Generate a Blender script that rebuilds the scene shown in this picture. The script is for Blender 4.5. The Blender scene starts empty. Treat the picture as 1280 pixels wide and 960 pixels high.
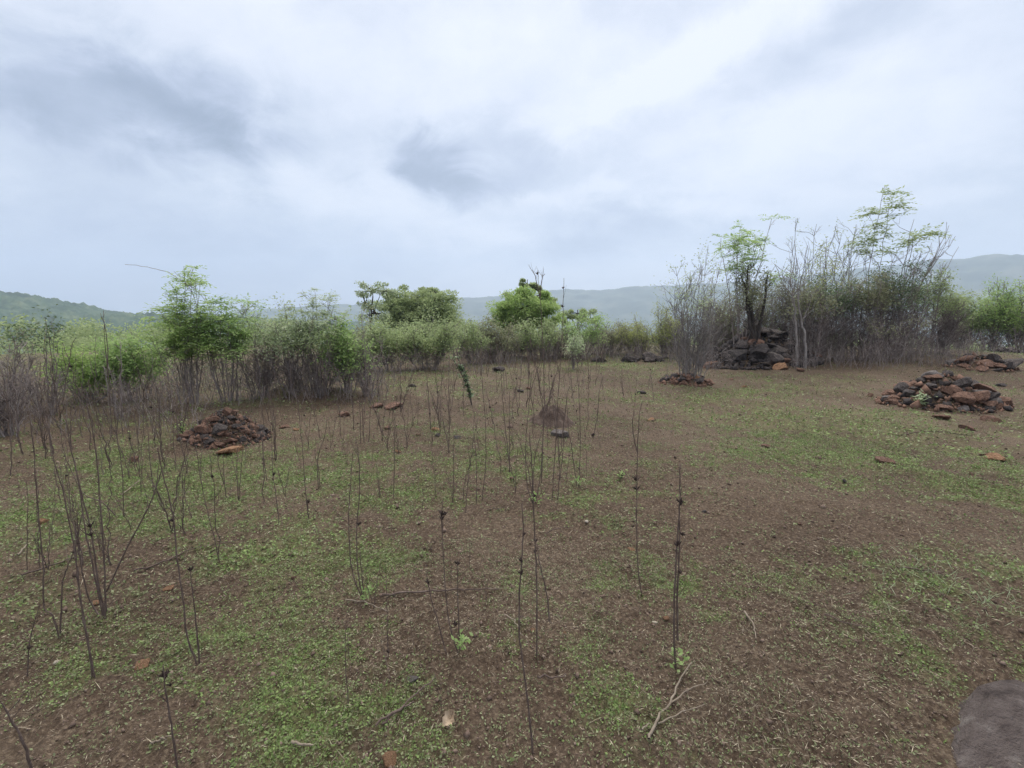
import bpy, math, random
import numpy as np
from mathutils import Vector, Matrix

random.seed(7)
RNG = np.random.default_rng(7)
C = bpy.context.scene.collection
PI = math.pi
rad = math.radians

# ------------------------------------------------------------------ camera
F = 600.0                      # focal length in pixels of the 1280 wide photograph
CAM_H = 1.55
PITCH = rad(8.06)
CP, SP = math.cos(PITCH), math.sin(PITCH)

def ray(px, py):
    dx, dy = (px - 640) / F, (480 - py) / F
    return np.array([dx, CP + dy * SP, -SP + dy * CP])

# ------------------------------------------------------------------ noise
def _hash(ix, iy, seed):
    h = (ix.astype(np.int64) * 374761393 + iy.astype(np.int64) * 668265263 + seed * 974634077) & 0x7fffffff
    h = ((h ^ (h >> 13)) * 1274126177) & 0x7fffffff
    return ((h ^ (h >> 16)) & 0xffff) / 65535.0

def vnoise(x, y, seed=0):
    x = np.asarray(x, float); y = np.asarray(y, float)
    ix, iy = np.floor(x), np.floor(y)
    fx, fy = x - ix, y - iy
    fx = fx * fx * (3 - 2 * fx); fy = fy * fy * (3 - 2 * fy)
    a, b = _hash(ix, iy, seed), _hash(ix + 1, iy, seed)
    c, d = _hash(ix, iy + 1, seed), _hash(ix + 1, iy + 1, seed)
    return (a * (1 - fx) + b * fx) * (1 - fy) + (c * (1 - fx) + d * fx) * fy

def fbm(x, y, seed=0, octv=4, gain=0.5):
    s, amp, tot = 0.0, 1.0, 0.0
    for k in range(octv):
        s = s + amp * vnoise(x * 2 ** k, y * 2 ** k, seed + 17 * k)
        tot += amp; amp *= gain
    return s / tot                       # 0..1, mean .5

def sstep(a, b, x):
    t = np.clip((x - a) / (b - a), 0, 1)
    return t * t * (3 - 2 * t)

# ------------------------------------------------------------------ terrain
MOUNDS = [(14, 17, 12, 10, .40, 1.0)]                              # cx, cy, rx, ry, h, sharp

def height(x, y, fine=True):
    x = np.asarray(x, float); y = np.asarray(y, float)
    d = np.hypot(x, y)
    z = -62 * sstep(26, 300, d) + 0 * x
    near = 1 - sstep(20, 60, d)
    z = z + near * (0.16 * (fbm(x * .22, y * .22, 3, 3) - .5) * sstep(1.0, 6, d) + 0.07 * (fbm(x * .9, y * .9, 5, 3) - .5))
    z = z + (1 - near) * 5.0 * (fbm(x * .012, y * .012, 9, 4) - .5)
    if fine:
        z = z + (1 - sstep(10, 22, d)) * (0.035 * (fbm(x * 4.5, y * 4.5, 21, 4, .6) - .5) + .022 * (vnoise(x * 34, y * 34, 23) - .5) + .02 * (vnoise(x * 14, y * 14, 29) - .5))
    for (cx, cy, rx, ry, h, sh) in MOUNDS:
        r = np.sqrt(((x - cx) / rx) ** 2 + ((y - cy) / ry) ** 2)
        z = z + h * (1 - sstep(0, 1, r)) ** sh
    return z

def ground(px, py, smooth=False):
    """where the sight line through a pixel meets the terrain"""
    r = ray(px, py)
    T = np.geomspace(.8, 60, 420)
    P = r[None] * T[:, None]
    dz = P[:, 2] + CAM_H - height(P[:, 0], P[:, 1], False)
    k = int(np.argmax(dz < 0)) if (dz < 0).any() else len(T) - 1
    k = max(k, 1); f = dz[k - 1] / (dz[k - 1] - dz[k] + 1e-9); t = T[k - 1] + (T[k] - T[k - 1]) * min(max(f, 0), 1)
    p = r * t
    return np.array([p[0], p[1], float(height(p[0], p[1]))])

def at_plane(px, py, Y):
    r = ray(px, py)
    t = Y / r[1]
    return np.array([r[0] * t, Y, CAM_H + r[2] * t])

def zt(x, y):
    return float(height(x, y))

# ------------------------------------------------------------------ materials
def new_mat(name):
    m = bpy.data.materials.new(name); m.use_nodes = True
    nt = m.node_tree; nt.nodes.clear()
    return m, nt, nt.nodes, nt.links

def lerp_mat(name, cols, scale=8, rough=.9, bump=.0, bscale=None, island=0.0, detail=5, transl=0.0, bdist=.02, spec=.25):
    """noise through a ramp of colours, an optional bump, a random tint per island, optional leaf translucency"""
    m, nt, N, L = new_mat(name)
    out = N.new('ShaderNodeOutputMaterial')
    tc = N.new('ShaderNodeTexCoord')
    no = N.new('ShaderNodeTexNoise'); no.inputs['Scale'].default_value = scale; no.inputs['Detail'].default_value = detail
    no.inputs['Roughness'].default_value = .6
    L.new(tc.outputs['Object'], no.inputs['Vector'])
    src = no.outputs['Fac']
    if island > 0:
        g = N.new('ShaderNodeNewGeometry')
        mx = N.new('ShaderNodeMix'); mx.inputs['Factor'].default_value = island
        L.new(no.outputs['Fac'], mx.inputs['A']); L.new(g.outputs['Random Per Island'], mx.inputs['B'])
        src = mx.outputs['Result']
    rp = N.new('ShaderNodeValToRGB')
    el = rp.color_ramp.elements
    lo, hi = (.3, .7) if island < .5 else (.08, .92)
    for i, c in enumerate(cols):
        p = lo + (hi - lo) * i / (len(cols) - 1)
        e = el[i] if i < 2 else el.new(p)
        e.position = p; e.color = (*c, 1)
    L.new(src, rp.inputs['Fac'])
    b = N.new('ShaderNodeBsdfPrincipled')
    b.inputs['Roughness'].default_value = rough
    b.inputs['Specular IOR Level'].default_value = spec
    L.new(rp.outputs['Color'], b.inputs['Base Color'])
    if bump > 0:
        n2 = N.new('ShaderNodeTexNoise'); n2.inputs['Scale'].default_value = bscale or scale * 4; n2.inputs['Detail'].default_value = 6
        n2.inputs['Roughness'].default_value = .65
        L.new(tc.outputs['Object'], n2.inputs['Vector'])
        bp = N.new('ShaderNodeBump'); bp.inputs['Strength'].default_value = bump; bp.inputs['Distance'].default_value = bdist
        L.new(n2.outputs['Fac'], bp.inputs['Height']); L.new(bp.outputs['Normal'], b.inputs['Normal'])
    if transl > 0:
        t = N.new('ShaderNodeBsdfTranslucent'); L.new(rp.outputs['Color'], t.inputs['Color'])
        ms = N.new('ShaderNodeMixShader'); ms.inputs['Fac'].default_value = transl
        L.new(b.outputs[0], ms.inputs[1]); L.new(t.outputs[0], ms.inputs[2]); L.new(ms.outputs[0], out.inputs['Surface'])
    else:
        L.new(b.outputs[0], out.inputs['Surface'])
    return m

M = {}
M['stalk'] = lerp_mat('dry_stalk_bark', [(.048, .034, .031), (.10, .073, .064), (.18, .14, .122)], 14, .85, .3, 90, .3)
M['stalk_pale'] = lerp_mat('pale_stalk_bark', [(.09, .075, .07), (.17, .145, .13)], 14, .85, 0, None, .3)
M['head'] = lerp_mat('seed_head_husk', [(.022, .016, .016), (.06, .042, .038)], 40, .95, 0, None, .6)
M['bark'] = lerp_mat('shrub_bark', [(.10, .081, .077), (.205, .172, .165), (.33, .295, .285)], 6, .9, 0, None, .35)
M['bark_grey'] = lerp_mat('grey_shrub_bark', [(.11, .10, .10), (.21, .19, .185), (.32, .30, .295)], 6, .9, 0, None, .35)
M['bark_dark'] = lerp_mat('dark_trunk_bark', [(.035, .03, .03), (.08, .068, .06)], 9, .9, .4, 30, .2)
M['leaf_bright'] = lerp_mat('bright_leaf', [(.23, .34, .10), (.34, .47, .16), (.48, .58, .26)], 2.5, .55, 0, None, .55, transl=.52)
M['leaf_fresh'] = lerp_mat('fresh_leaf', [(.22, .34, .11), (.33, .46, .18), (.46, .57, .28)], 2.5, .55, 0, None, .55, transl=.52)
M['leaf_mid'] = lerp_mat('mid_green_leaf', [(.22, .285, .13), (.33, .405, .20), (.45, .52, .30)], 2.5, .6, 0, None, .55, transl=.52)
M['leaf_dark'] = lerp_mat('dark_green_leaf', [(.085, .135, .07), (.14, .195, .105), (.21, .27, .155)], 2.5, .6, 0, None, .55, transl=.25)
M['leaf_olive'] = lerp_mat('olive_leaf', [(.15, .165, .095), (.24, .255, .15), (.36, .37, .245)], 2.5, .6, 0, None, .55, transl=.52)
M['leaf_pale'] = lerp_mat('pale_leaf', [(.25, .32, .18), (.38, .46, .28), (.52, .57, .42)], 2.5, .55, 0, None, .6, transl=.52)
M['leaf_yellow'] = lerp_mat('yellowing_leaf', [(.22, .26, .09), (.34, .38, .14), (.46, .49, .22)], 2.5, .6, 0, None, .6, transl=.52)
M['cover'] = lerp_mat('clover_leaf', [(.075, .12, .036), (.155, .225, .072), (.29, .375, .145)], 1.1, .6, 0, None, .5, transl=.25)
M['cover_dull'] = lerp_mat('dull_weed_leaf', [(.075, .092, .042), (.165, .19, .095), (.31, .34, .205)], 1.1, .7, 0, None, .55, transl=.2)
M['straw'] = lerp_mat('straw_litter', [(.04, .028, .02), (.115, .09, .065), (.42, .37, .28)], 3, .85, 0, None, .85)
M['clod'] = lerp_mat('soil_clod', [(.08, .056, .045), (.14, .10, .082), (.22, .165, .135)], 4, .95, 0, None, .8)
M['stone_rust'] = lerp_mat('rust_stone', [(.085, .050, .040), (.18, .105, .078), (.28, .175, .13)], 5, .92, .9, 13, .0, 8, bdist=.045)
M['stone_dark'] = lerp_mat('dark_stone', [(.038, .033, .034), (.085, .072, .07), (.16, .135, .128)], 5, .9, .9, 13, .0, 8, bdist=.045)
M['stone_black'] = lerp_mat('blackish_stone', [(.016, .014, .016), (.042, .036, .037), (.085, .072, .07)], 5, .92, .9, 13, .0, 8, bdist=.045)
M['stone_orange'] = lerp_mat('orange_stone', [(.15, .082, .052), (.29, .165, .095), (.40, .25, .155)], 5, .92, .9, 13, .0, 8, bdist=.045)
M['stone_grey'] = lerp_mat('grey_stone', [(.10, .085, .085), (.165, .145, .14), (.25, .225, .22)], 5, .9, .9, 13, .0, 8, bdist=.045)
M['stone_pale'] = lerp_mat('pale_stone', [(.30, .26, .22), (.45, .40, .34)], 9, .9, .4, 40)
M['boulder'] = lerp_mat('boulder_face', [(.060, .045, .042), (.125, .099, .093), (.165, .135, .127), (.26, .23, .215)], 4, .85, 1.0, 20, .0, 12, bdist=.06)
M['mound'] = lerp_mat('bare_earth_mound', [(.050, .034, .028), (.095, .068, .056), (.15, .115, .096)], 9, .95, .8, 45, .0, 8)
M['dry_leaf'] = lerp_mat('dry_leaf_blade', [(.36, .27, .19), (.56, .45, .34)], 30, .7, .3, 90, transl=.2)
M['twig_pale'] = lerp_mat('pale_twig_bark', [(.14, .115, .09), (.27, .225, .18)], 20, .85, .2, 80)

# soil: damp red brown earth, with the thin green film where weeds grow close
def soil_material():
    m, nt, N, L = new_mat('soil')
    out = N.new('ShaderNodeOutputMaterial'); b = N.new('ShaderNodeBsdfPrincipled')
    b.inputs['Roughness'].default_value = .93; b.inputs['Specular IOR Level'].default_value = .2
    tc = N.new('ShaderNodeTexCoord')
    def noise(s, d=6, r=.6):
        n = N.new('ShaderNodeTexNoise'); n.inputs['Scale'].default_value = s; n.inputs['Detail'].default_value = d; n.inputs['Roughness'].default_value = r
        L.new(tc.outputs['Object'], n.inputs['Vector']); return n.outputs['Fac']
    def ramp(f, cols, ps):
        rp = N.new('ShaderNodeValToRGB'); el = rp.color_ramp.elements
        for i, (c, p) in enumerate(zip(cols, ps)):
            e = el[i] if i < 2 else el.new(p)
            e.position = p; e.color = (*c, 1)
        L.new(f, rp.inputs['Fac']); return rp.outputs['Color']
    def mix(fac, a, bb, bt='MIX'):
        n = N.new('ShaderNodeMix'); n.data_type = 'RGBA'; n.blend_type = bt
        if isinstance(fac, float): n.inputs['Factor'].default_value = fac
        else: L.new(fac, n.inputs['Factor'])
        L.new(a, n.inputs['A']); L.new(bb, n.inputs['B']); return n.outputs['Result']
    big = ramp(noise(.55, 5), [(.036, .022, .015), (.078, .052, .037), (.138, .104, .076)], [.32, .5, .68])
    fine = ramp(noise(55, 7, .7), [(.014, .010, .007), (.080, .056, .039), (.29, .23, .165)], [.33, .5, .68])
    base = mix(.55, big, fine)
    grn = ramp(noise(30, 6, .7), [(.055, .062, .026), (.125, .140, .055), (.23, .24, .11)], [.32, .5, .7])
    at = N.new('ShaderNodeAttribute'); at.attribute_name = 'cover'
    mm = N.new('ShaderNodeMath'); mm.operation = 'MULTIPLY_ADD'
    L.new(at.outputs['Fac'], mm.inputs[0]); mm.inputs[1].default_value = 1.3
    n3 = N.new('ShaderNodeMath'); n3.operation = 'MULTIPLY_ADD'; L.new(noise(9, 6, .7), n3.inputs[0]); n3.inputs[1].default_value = 1.6; n3.inputs[2].default_value = -1.0
    L.new(n3.outputs[0], mm.inputs[2]); mm.use_clamp = True
    m8 = N.new('ShaderNodeMath'); m8.operation = 'MULTIPLY'; L.new(mm.outputs[0], m8.inputs[0]); m8.inputs[1].default_value = .6
    L.new(mix(m8.outputs[0], base, grn), b.inputs['Base Color'])
    bp = N.new('ShaderNodeBump'); bp.inputs['Strength'].default_value = .9; bp.inputs['Distance'].default_value = .02
    L.new(noise(34, 8, .7), bp.inputs['Height'])
    bp2 = N.new('ShaderNodeBump'); bp2.inputs['Strength'].default_value = .8; bp2.inputs['Distance'].default_value = .006
    L.new(noise(160, 5, .7), bp2.inputs['Height']); L.new(bp.outputs['Normal'], bp2.inputs['Normal'])
    L.new(bp2.outputs['Normal'], b.inputs['Normal'])
    L.new(b.outputs[0], out.inputs['Surface'])
    return m
M['soil'] = soil_material()

# ------------------------------------------------------------------ mesh building
class MB:
    def __init__(s):
        s.V, s.Q, s.T, s.n = [], [], [], 0
    def add(s, V, Q=None, T=None):
        V = np.asarray(V, float).reshape(-1, 3)
        if Q is not None and len(Q): s.Q.append(np.asarray(Q, np.int64).reshape(-1, 4) + s.n)
        if T is not None and len(T): s.T.append(np.asarray(T, np.int64).reshape(-1, 3) + s.n)
        s.V.append(V); s.n += len(V)
    def tube(s, pts, radii, sides=5, cap=True):
        pts = np.asarray(pts, float); n = len(pts)
        radii = np.broadcast_to(np.asarray(radii, float), (n,))
        tan = np.gradient(pts, axis=0)
        tan /= np.linalg.norm(tan, axis=1, keepdims=True) + 1e-9
        ref = np.where(np.abs(tan[:, 2:3]) > .9, np.array([[1., 0, 0]]), np.array([[0, 0, 1.]]))
        a = np.cross(tan, ref); a /= np.linalg.norm(a, axis=1, keepdims=True) + 1e-9
        for i in range(1, n):                                   # keep rings aligned
            v = a[i - 1] - tan[i] * np.dot(a[i - 1], tan[i]); l = np.linalg.norm(v)
            if l > 1e-6: a[i] = v / l
        b = np.cross(tan, a)
        th = np.arange(sides) * 2 * PI / sides
        V = pts[:, None] + radii[:, None, None] * (np.cos(th)[None, :, None] * a[:, None] + np.sin(th)[None, :, None] * b[:, None])
        i, j = np.meshgrid(np.arange(n - 1), np.arange(sides), indexing='ij')
        k = (j + 1) % sides
        Q = np.stack([i * sides + j, i * sides + k, (i + 1) * sides + k, (i + 1) * sides + j], -1).reshape(-1, 4)
        V = V.reshape(-1, 3); T = None
        if cap:
            V = np.vstack([V, pts[-1] + tan[-1] * radii[-1]])
            e = (n - 1) * sides
            T = [(e + q, e + (q + 1) % sides, n * sides) for q in range(sides)]
        s.add(V, Q, T)
    def leaves(s, P, D, Nrm, L, W, fold=0.0):
        """kite shaped leaves: base P, axis D, face normal about Nrm"""
        P = np.asarray(P, float); n = len(P)
        if n == 0: return
        D = D / (np.linalg.norm(D, axis=1, keepdims=True) + 1e-9)
        S = np.cross(D, Nrm); S /= np.linalg.norm(S, axis=1, keepdims=True) + 1e-9
        U = np.cross(S, D)
        L = np.broadcast_to(np.asarray(L, float), (n,))[:, None]; W = np.broadcast_to(np.asarray(W, float), (n,))[:, None]
        v0 = P; v2 = P + D * L
        mid = P + D * L * .45
        v1 = mid + S * W * .5 + U * W * fold; v3 = mid - S * W * .5 + U * W * fold
        V = np.stack([v0, v1, v2, v3], 1).reshape(-1, 3)
        s.add(V, np.arange(n * 4).reshape(-1, 4))
    def mesh(s, name, mat, smooth=True):
        me = bpy.data.meshes.new(name)
        V = np.vstack(s.V) if s.V else np.zeros((0, 3))
        Q = np.vstack(s.Q) if s.Q else np.zeros((0, 4), np.int64)
        T = np.vstack(s.T) if s.T else np.zeros((0, 3), np.int64)
        me.vertices.add(len(V)); me.vertices.foreach_set('co', V.astype(np.float32).ravel())
        loops = np.concatenate([Q.ravel(), T.ravel()]).astype(np.int32)
        me.loops.add(len(loops)); me.loops.foreach_set('vertex_index', loops)
        starts = np.concatenate([np.arange(len(Q)) * 4, len(Q) * 4 + np.arange(len(T)) * 3]).astype(np.int32)
        me.polygons.add(len(starts)); me.polygons.foreach_set('loop_start', starts)
        if smooth: me.polygons.foreach_set('use_smooth', np.ones(len(starts), bool))
        me.materials.append(mat)
        me.update(calc_edges=True); me.validate()
        return me
    def build(s, name, mat, parent=None, smooth=True):
        return link(name, s.mesh(name, mat, smooth), parent)

def link(name, me, parent=None):
    o = bpy.data.objects.new(name, me); C.objects.link(o)
    if parent is not None: o.parent = parent
    return o

def tag(o, label=None, cat=None, group=None, kind=None):
    if label: o['label'] = label
    if cat: o['category'] = cat
    if group: o['group'] = group
    if kind: o['kind'] = kind
    return o

def empty(name, loc):
    o = bpy.data.objects.new(name, None); C.objects.link(o); o.location = Vector(loc); o.empty_display_size = .1
    return o

def rv(n, rng=RNG):
    v = rng.normal(size=(n, 3)); return v / np.linalg.norm(v, axis=1, keepdims=True)

def smooth_line(pts, k=4, rng=RNG, jit=0.0):
    """Catmull-Rom through the points"""
    P = np.asarray(pts, float)
    if len(P) < 3: 
        t = np.linspace(0, 1, 2 * k + 1)[:, None]
        R = P[0] * (1 - t) + P[-1] * t
    else:
        E = np.vstack([2 * P[0] - P[1], P, 2 * P[-1] - P[-2]]); R = []
        for i in range(len(P) - 1):
            p0, p1, p2, p3 = E[i:i + 4]
            for t in np.arange(k) / k:
                R.append(.5 * (2 * p1 + (p2 - p0) * t + (2 * p0 - 5 * p1 + 4 * p2 - p3) * t * t + (3 * p1 - p0 - 3 * p2 + p3) * t ** 3))
        R.append(P[-1]); R = np.array(R)
    if jit:
        J = rng.normal(size=R.shape) * jit; J[0] = 0
        R = R + J
    return R

# ------------------------------------------------------------------ world, sun, camera
def lin(r, g, b):
    f = lambda c: c / 12.92 if c <= .04045 else ((c + .055) / 1.055) ** 2.4
    return (f(r / 255), f(g / 255), f(b / 255))

SUN_EL, SUN_AZ = rad(50), rad(12)        # ahead and a little to the right, behind the cloud

def build_world():
    w = bpy.data.worlds.new('World'); bpy.context.scene.world = w; w.use_nodes = True
    nt = w.node_tree; N, L = nt.nodes, nt.links; N.clear()
    out = N.new('ShaderNodeOutputWorld'); bg = N.new('ShaderNodeBackground'); bg.inputs['Strength'].default_value = .1
    L.new(bg.outputs[0], out.inputs['Surface'])
    sky = N.new('ShaderNodeTexSky'); sky.sky_type = 'NISHITA'; sky.sun_disc = False
    sky.sun_elevation = SUN_EL; sky.sun_rotation = SUN_AZ; sky.altitude = 300; sky.air_density = 1.2; sky.dust_density = 2
    tc = N.new('ShaderNodeTexCoord'); d = tc.outputs['Generated']
    def math_(op, a, b=None, c=None, clamp=False):
        n = N.new('ShaderNodeMath'); n.operation = op; n.use_clamp = clamp
        for i, v in enumerate((a, b, c)):
            if v is None: continue
            if isinstance(v, (int, float)): n.inputs[i].default_value = v
            else: L.new(v, n.inputs[i])
        return n.outputs[0]
    def dot(v):
        n = N.new('ShaderNodeVectorMath'); n.operation = 'DOT_PRODUCT'; L.new(d, n.inputs[0]); n.inputs[1].default_value = tuple(v); return n.outputs['Value']
    def maprange(x, a, b, c=0., e=1., smooth=True):
        n = N.new('ShaderNodeMapRange'); n.interpolation_type = 'SMOOTHSTEP' if smooth else 'LINEAR'
        L.new(x, n.inputs[0]); n.inputs[1].default_value = a; n.inputs[2].default_value = b; n.inputs[3].default_value = c; n.inputs[4].default_value = e
        return n.outputs[0]
    def mixc(f, a, b):
        n = N.new('ShaderNodeMix'); n.data_type = 'RGBA'
        if isinstance(f, float): n.inputs['Factor'].default_value = f
        else: L.new(f, n.inputs['Factor'])
        for k, v in (('A', a), ('B', b)):
            if isinstance(v, tuple): n.inputs[k].default_value = (*v, 1)
            else: L.new(v, n.inputs[k])
        return n.outputs['Result']
    sep = N.new('ShaderNodeSeparateXYZ'); L.new(d, sep.inputs[0])
    zc = math_('ADD', math_('MAXIMUM', sep.outputs['Z'], 0.0), .42)
    cmb = N.new('ShaderNodeCombineXYZ'); L.new(math_('DIVIDE', sep.outputs['X'], zc), cmb.inputs[0]); L.new(math_('DIVIDE', sep.outputs['Y'], zc), cmb.inputs[1])
    def noise(s, det, rough, dist, off):
        mp = N.new('ShaderNodeMapping'); mp.inputs['Location'].default_value = off; L.new(cmb.outputs[0], mp.inputs['Vector'])
        n = N.new('ShaderNodeTexNoise'); n.inputs['Scale'].default_value = s; n.inputs['Detail'].default_value = det
        n.inputs['Roughness'].default_value = rough; n.inputs['Distortion'].default_value = dist
        L.new(mp.outputs[0], n.inputs['Vector']); return n.outputs['Fac']
    n1 = noise(1.25, 9, .56, .5, (3.1, 1.2, 0)); n2 = noise(3.6, 9, .6, .35, (7, 2, 0)); n3 = noise(1.6, 7, .55, .3, (1, 9, 4))
    nA = noise(4.6, 9, .64, .6, (4, 4, 2)); nB = noise(5.0, 9, .64, .6, (11, 3, 7))
    # where the clouds stand, as directions in the sky
    def blob(px, py, rx, ry, rot, amt, wob=.9):
        c = ray(px, py); c = c / np.linalg.norm(c)
        u = np.cross(c, [0, 0, 1]); u /= np.linalg.norm(u); v = np.cross(u, c)
        cr, sr = math.cos(rad(rot)), math.sin(rad(rot))
        k = c[1] * CP - c[2] * SP                       # pixels are smaller towards the edge of a wide lens
        U = (u * cr + v * sr) / (rx / F * k); V = (v * cr - u * sr) / (ry / F * k)
        a = math_('ADD', dot(U), math_('MULTIPLY_ADD', nA, wob * 3.2, -wob * 1.6)); b = math_('ADD', dot(V), math_('MULTIPLY_ADD', nB, wob * 3.2, -wob * 1.6))
        r = math_('SQRT', math_('ADD', math_('MULTIPLY', a, a), math_('MULTIPLY', b, b)))
        return math_('MULTIPLY', math_('MULTIPLY', maprange(r, .25, 1.7, 1., 0.), amt), maprange(dot(c), .3, .6))
    BL = [(110, 125, 185, 72, -10, -.40), (40, 95, 110, 50, 0, -.22), (215, 105, 90, 50, -10, -.30), (275, 160, 70, 20, -16, -.30), (150, 175, 120, 30, -8, -.25),
          (532, 214, 56, 34, -20, -.56), (566, 234, 66, 18, -6, -.50), (622, 200, 76, 36, 0, -.30), (512, 182, 30, 30, 0, -.22), (660, 215, 50, 24, 0, -.16),
          (1090, 42, 130, 30, 14, -.18), (990, 70, 90, 26, 20, -.12), (790, 290, 150, 30, 4, -.42), (700, 310, 60, 16, 0, -.2), (850, 150, 100, 40, 20, -.16), (730, 180, 60, 30, 0, -.12), (150, 320, 330, 90, 0, -.26), (400, 330, 200, 40, 0, -.10),
          (640, 95, 190, 90, 0, .26), (340, 50, 130, 50, 0, .16), (60, 20, 120, 40, 0, .12), (900, 60, 150, 26, 20, .30), (820, 95, 120, 24, 24, .22), (620, 300, 50, 14, 0, .28), (756, 236, 26, 12, 0, .30), (690, 248, 40, 10, 0, .22), (970, 225, 220, 60, 0, .12),
          (880, 262, 70, 10, -6, .30), (1170, 247, 50, 9, 0, .20), (1060, 130, 140, 50, 0, .10), (1240, 270, 110, 50, 0, -.20), (420, 250, 170, 40, 0, .12), (270, 210, 120, 20, -8, .14)]
    f = math_('MULTIPLY_ADD', n1, 1.0, .17)
    f = math_('ADD', f, math_('MULTIPLY_ADD', n2, .75, -.375))
    f = math_('ADD', f, math_('MULTIPLY_ADD', noise(8.5, 8, .62, .4, (2, 5, 1)),   .50, -.25))
    for bdat in BL: f = math_('ADD', f, blob(*bdat[:5], bdat[5] * (1.0 if bdat[5] < 0 else 1)))
    rp = N.new('ShaderNodeValToRGB'); el = rp.color_ramp.elements
    cols = [(0.0, lin(128, 141, 163)), (.24, lin(152, 164, 186)), (.42, lin(178, 188, 209)), (.62, lin(200, 209, 225)), (.80, lin(219, 225, 238)), (1.0, lin(233, 237, 246))]
    f = math_('MULTIPLY_ADD', f, .74, .26)
    for i, (p, c) in enumerate(cols):
        e = el[i] if i < 2 else el.new(p)
        e.position = p; e.color = (*c, 1)
    L.new(f, rp.inputs['Fac'])
    # blue grey rain haze low on the left, paler low on the right
    az = maprange(sep.outputs['X'], -.75, .7, 0., 1.)
    hz = mixc(az, lin(170, 183, 213), lin(204, 213, 229))
    col = mixc(maprange(sep.outputs['Z'], .01, .24, .55, 0.), rp.outputs['Color'], hz)
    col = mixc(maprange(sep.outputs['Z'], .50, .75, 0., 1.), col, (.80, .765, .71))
    # an overcast sky grows brighter towards the zenith
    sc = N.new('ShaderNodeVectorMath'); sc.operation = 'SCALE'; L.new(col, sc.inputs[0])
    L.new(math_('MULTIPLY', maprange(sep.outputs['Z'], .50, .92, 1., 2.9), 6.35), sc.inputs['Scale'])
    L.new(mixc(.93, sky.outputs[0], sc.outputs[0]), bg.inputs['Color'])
build_world()

sd = bpy.data.lights.new('sun', 'SUN'); sd.energy = 1.5; sd.angle = rad(25); sd.color = (1, .95, .87)
so = bpy.data.objects.new('sun', sd); C.objects.link(so)
sdir = Vector((math.sin(SUN_AZ) * math.cos(SUN_EL), math.cos(SUN_AZ) * math.cos(SUN_EL), math.sin(SUN_EL)))
so.rotation_euler = sdir.to_track_quat('Z', 'Y').to_euler(); so.location = (0, 0, 30)

cd = bpy.data.cameras.new('camera'); cam = bpy.data.objects.new('camera', cd); C.objects.link(cam)
cd.sensor_width = 36; cd.lens = F / 1280 * 36; cd.clip_start = .05; cd.clip_end = 20000
cam.location = (0, 0, CAM_H); cam.rotation_euler = (rad(90) - PITCH, 0, 0)
S = bpy.context.scene; S.camera = cam
S.view_settings.view_transform = 'Standard'; S.view_settings.look = 'None'; S.view_settings.exposure = .78; S.view_settings.gamma = 1
S.render.engine = 'CYCLES'
cy = S.cycles
cy.use_denoising = True; cy.denoiser = 'OPENIMAGEDENOISE'; cy.denoising_input_passes = 'RGB_ALBEDO_NORMAL'; cy.denoising_prefilter = 'NONE'
cy.max_bounces = 8; cy.diffuse_bounces = 6; cy.glossy_bounces = 2; cy.transmission_bounces = 5; cy.volume_bounces = 1; cy.transparent_max_bounces = 4
cy.use_adaptive_sampling = False

# ------------------------------------------------------------------ where the heaps stand
def depth_of(px, py):
    r = ray(px, py); return -CAM_H / r[2]

PILES = {}
def pile_site(key, px, front, hw, top, asp=.75, core=.72, sharp=.8):
    g = ground(px, front)
    t = g[1] / ray(px, front)[1]
    rx = hw / F * t; ry = rx * asp
    cy_ = g[1] + ry
    h = max(.08, at_plane(px, top, cy_)[2] - zt(g[0] * cy_ / g[1], cy_))
    cx = at_plane(px, top, cy_)[0]
    PILES[key] = (cx, cy_, rx, ry, h)
    return (cx, cy_, rx * 1.05, ry * 1.05, h * core, sharp)
_m = [pile_site('cairn', 1182, 516, 70, 457), pile_site('second', 1226, 465, 37, 440), pile_site('third', 1258, 441, 15, 431, core=.3),
      pile_site('left', 280, 561, 52, 504, asp=.85), pile_site('small', 858, 483, 32, 464), pile_site('big', 950, 462, 72, 407, asp=.8, core=.85),
      pile_site('low', 806, 453, 22, 444, core=.5)]
MOUNDS += _m
for (px, py, hwm, hm) in [(352, 497, .7, .20), (412, 497, 1.1, .16), (212, 568, .42, .10), (505, 500, .5, .07), (700, 447, 1.6, .14), (110, 500, .9, .14), (20, 520, .8, .2)]:
    g = ground(px, py); MOUNDS.append((g[0], g[1] + .2, hwm, hwm * .5, hm, 1.0))
EM = pile_site('earth', 690, 535, 34, 507, asp=.8)

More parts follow.
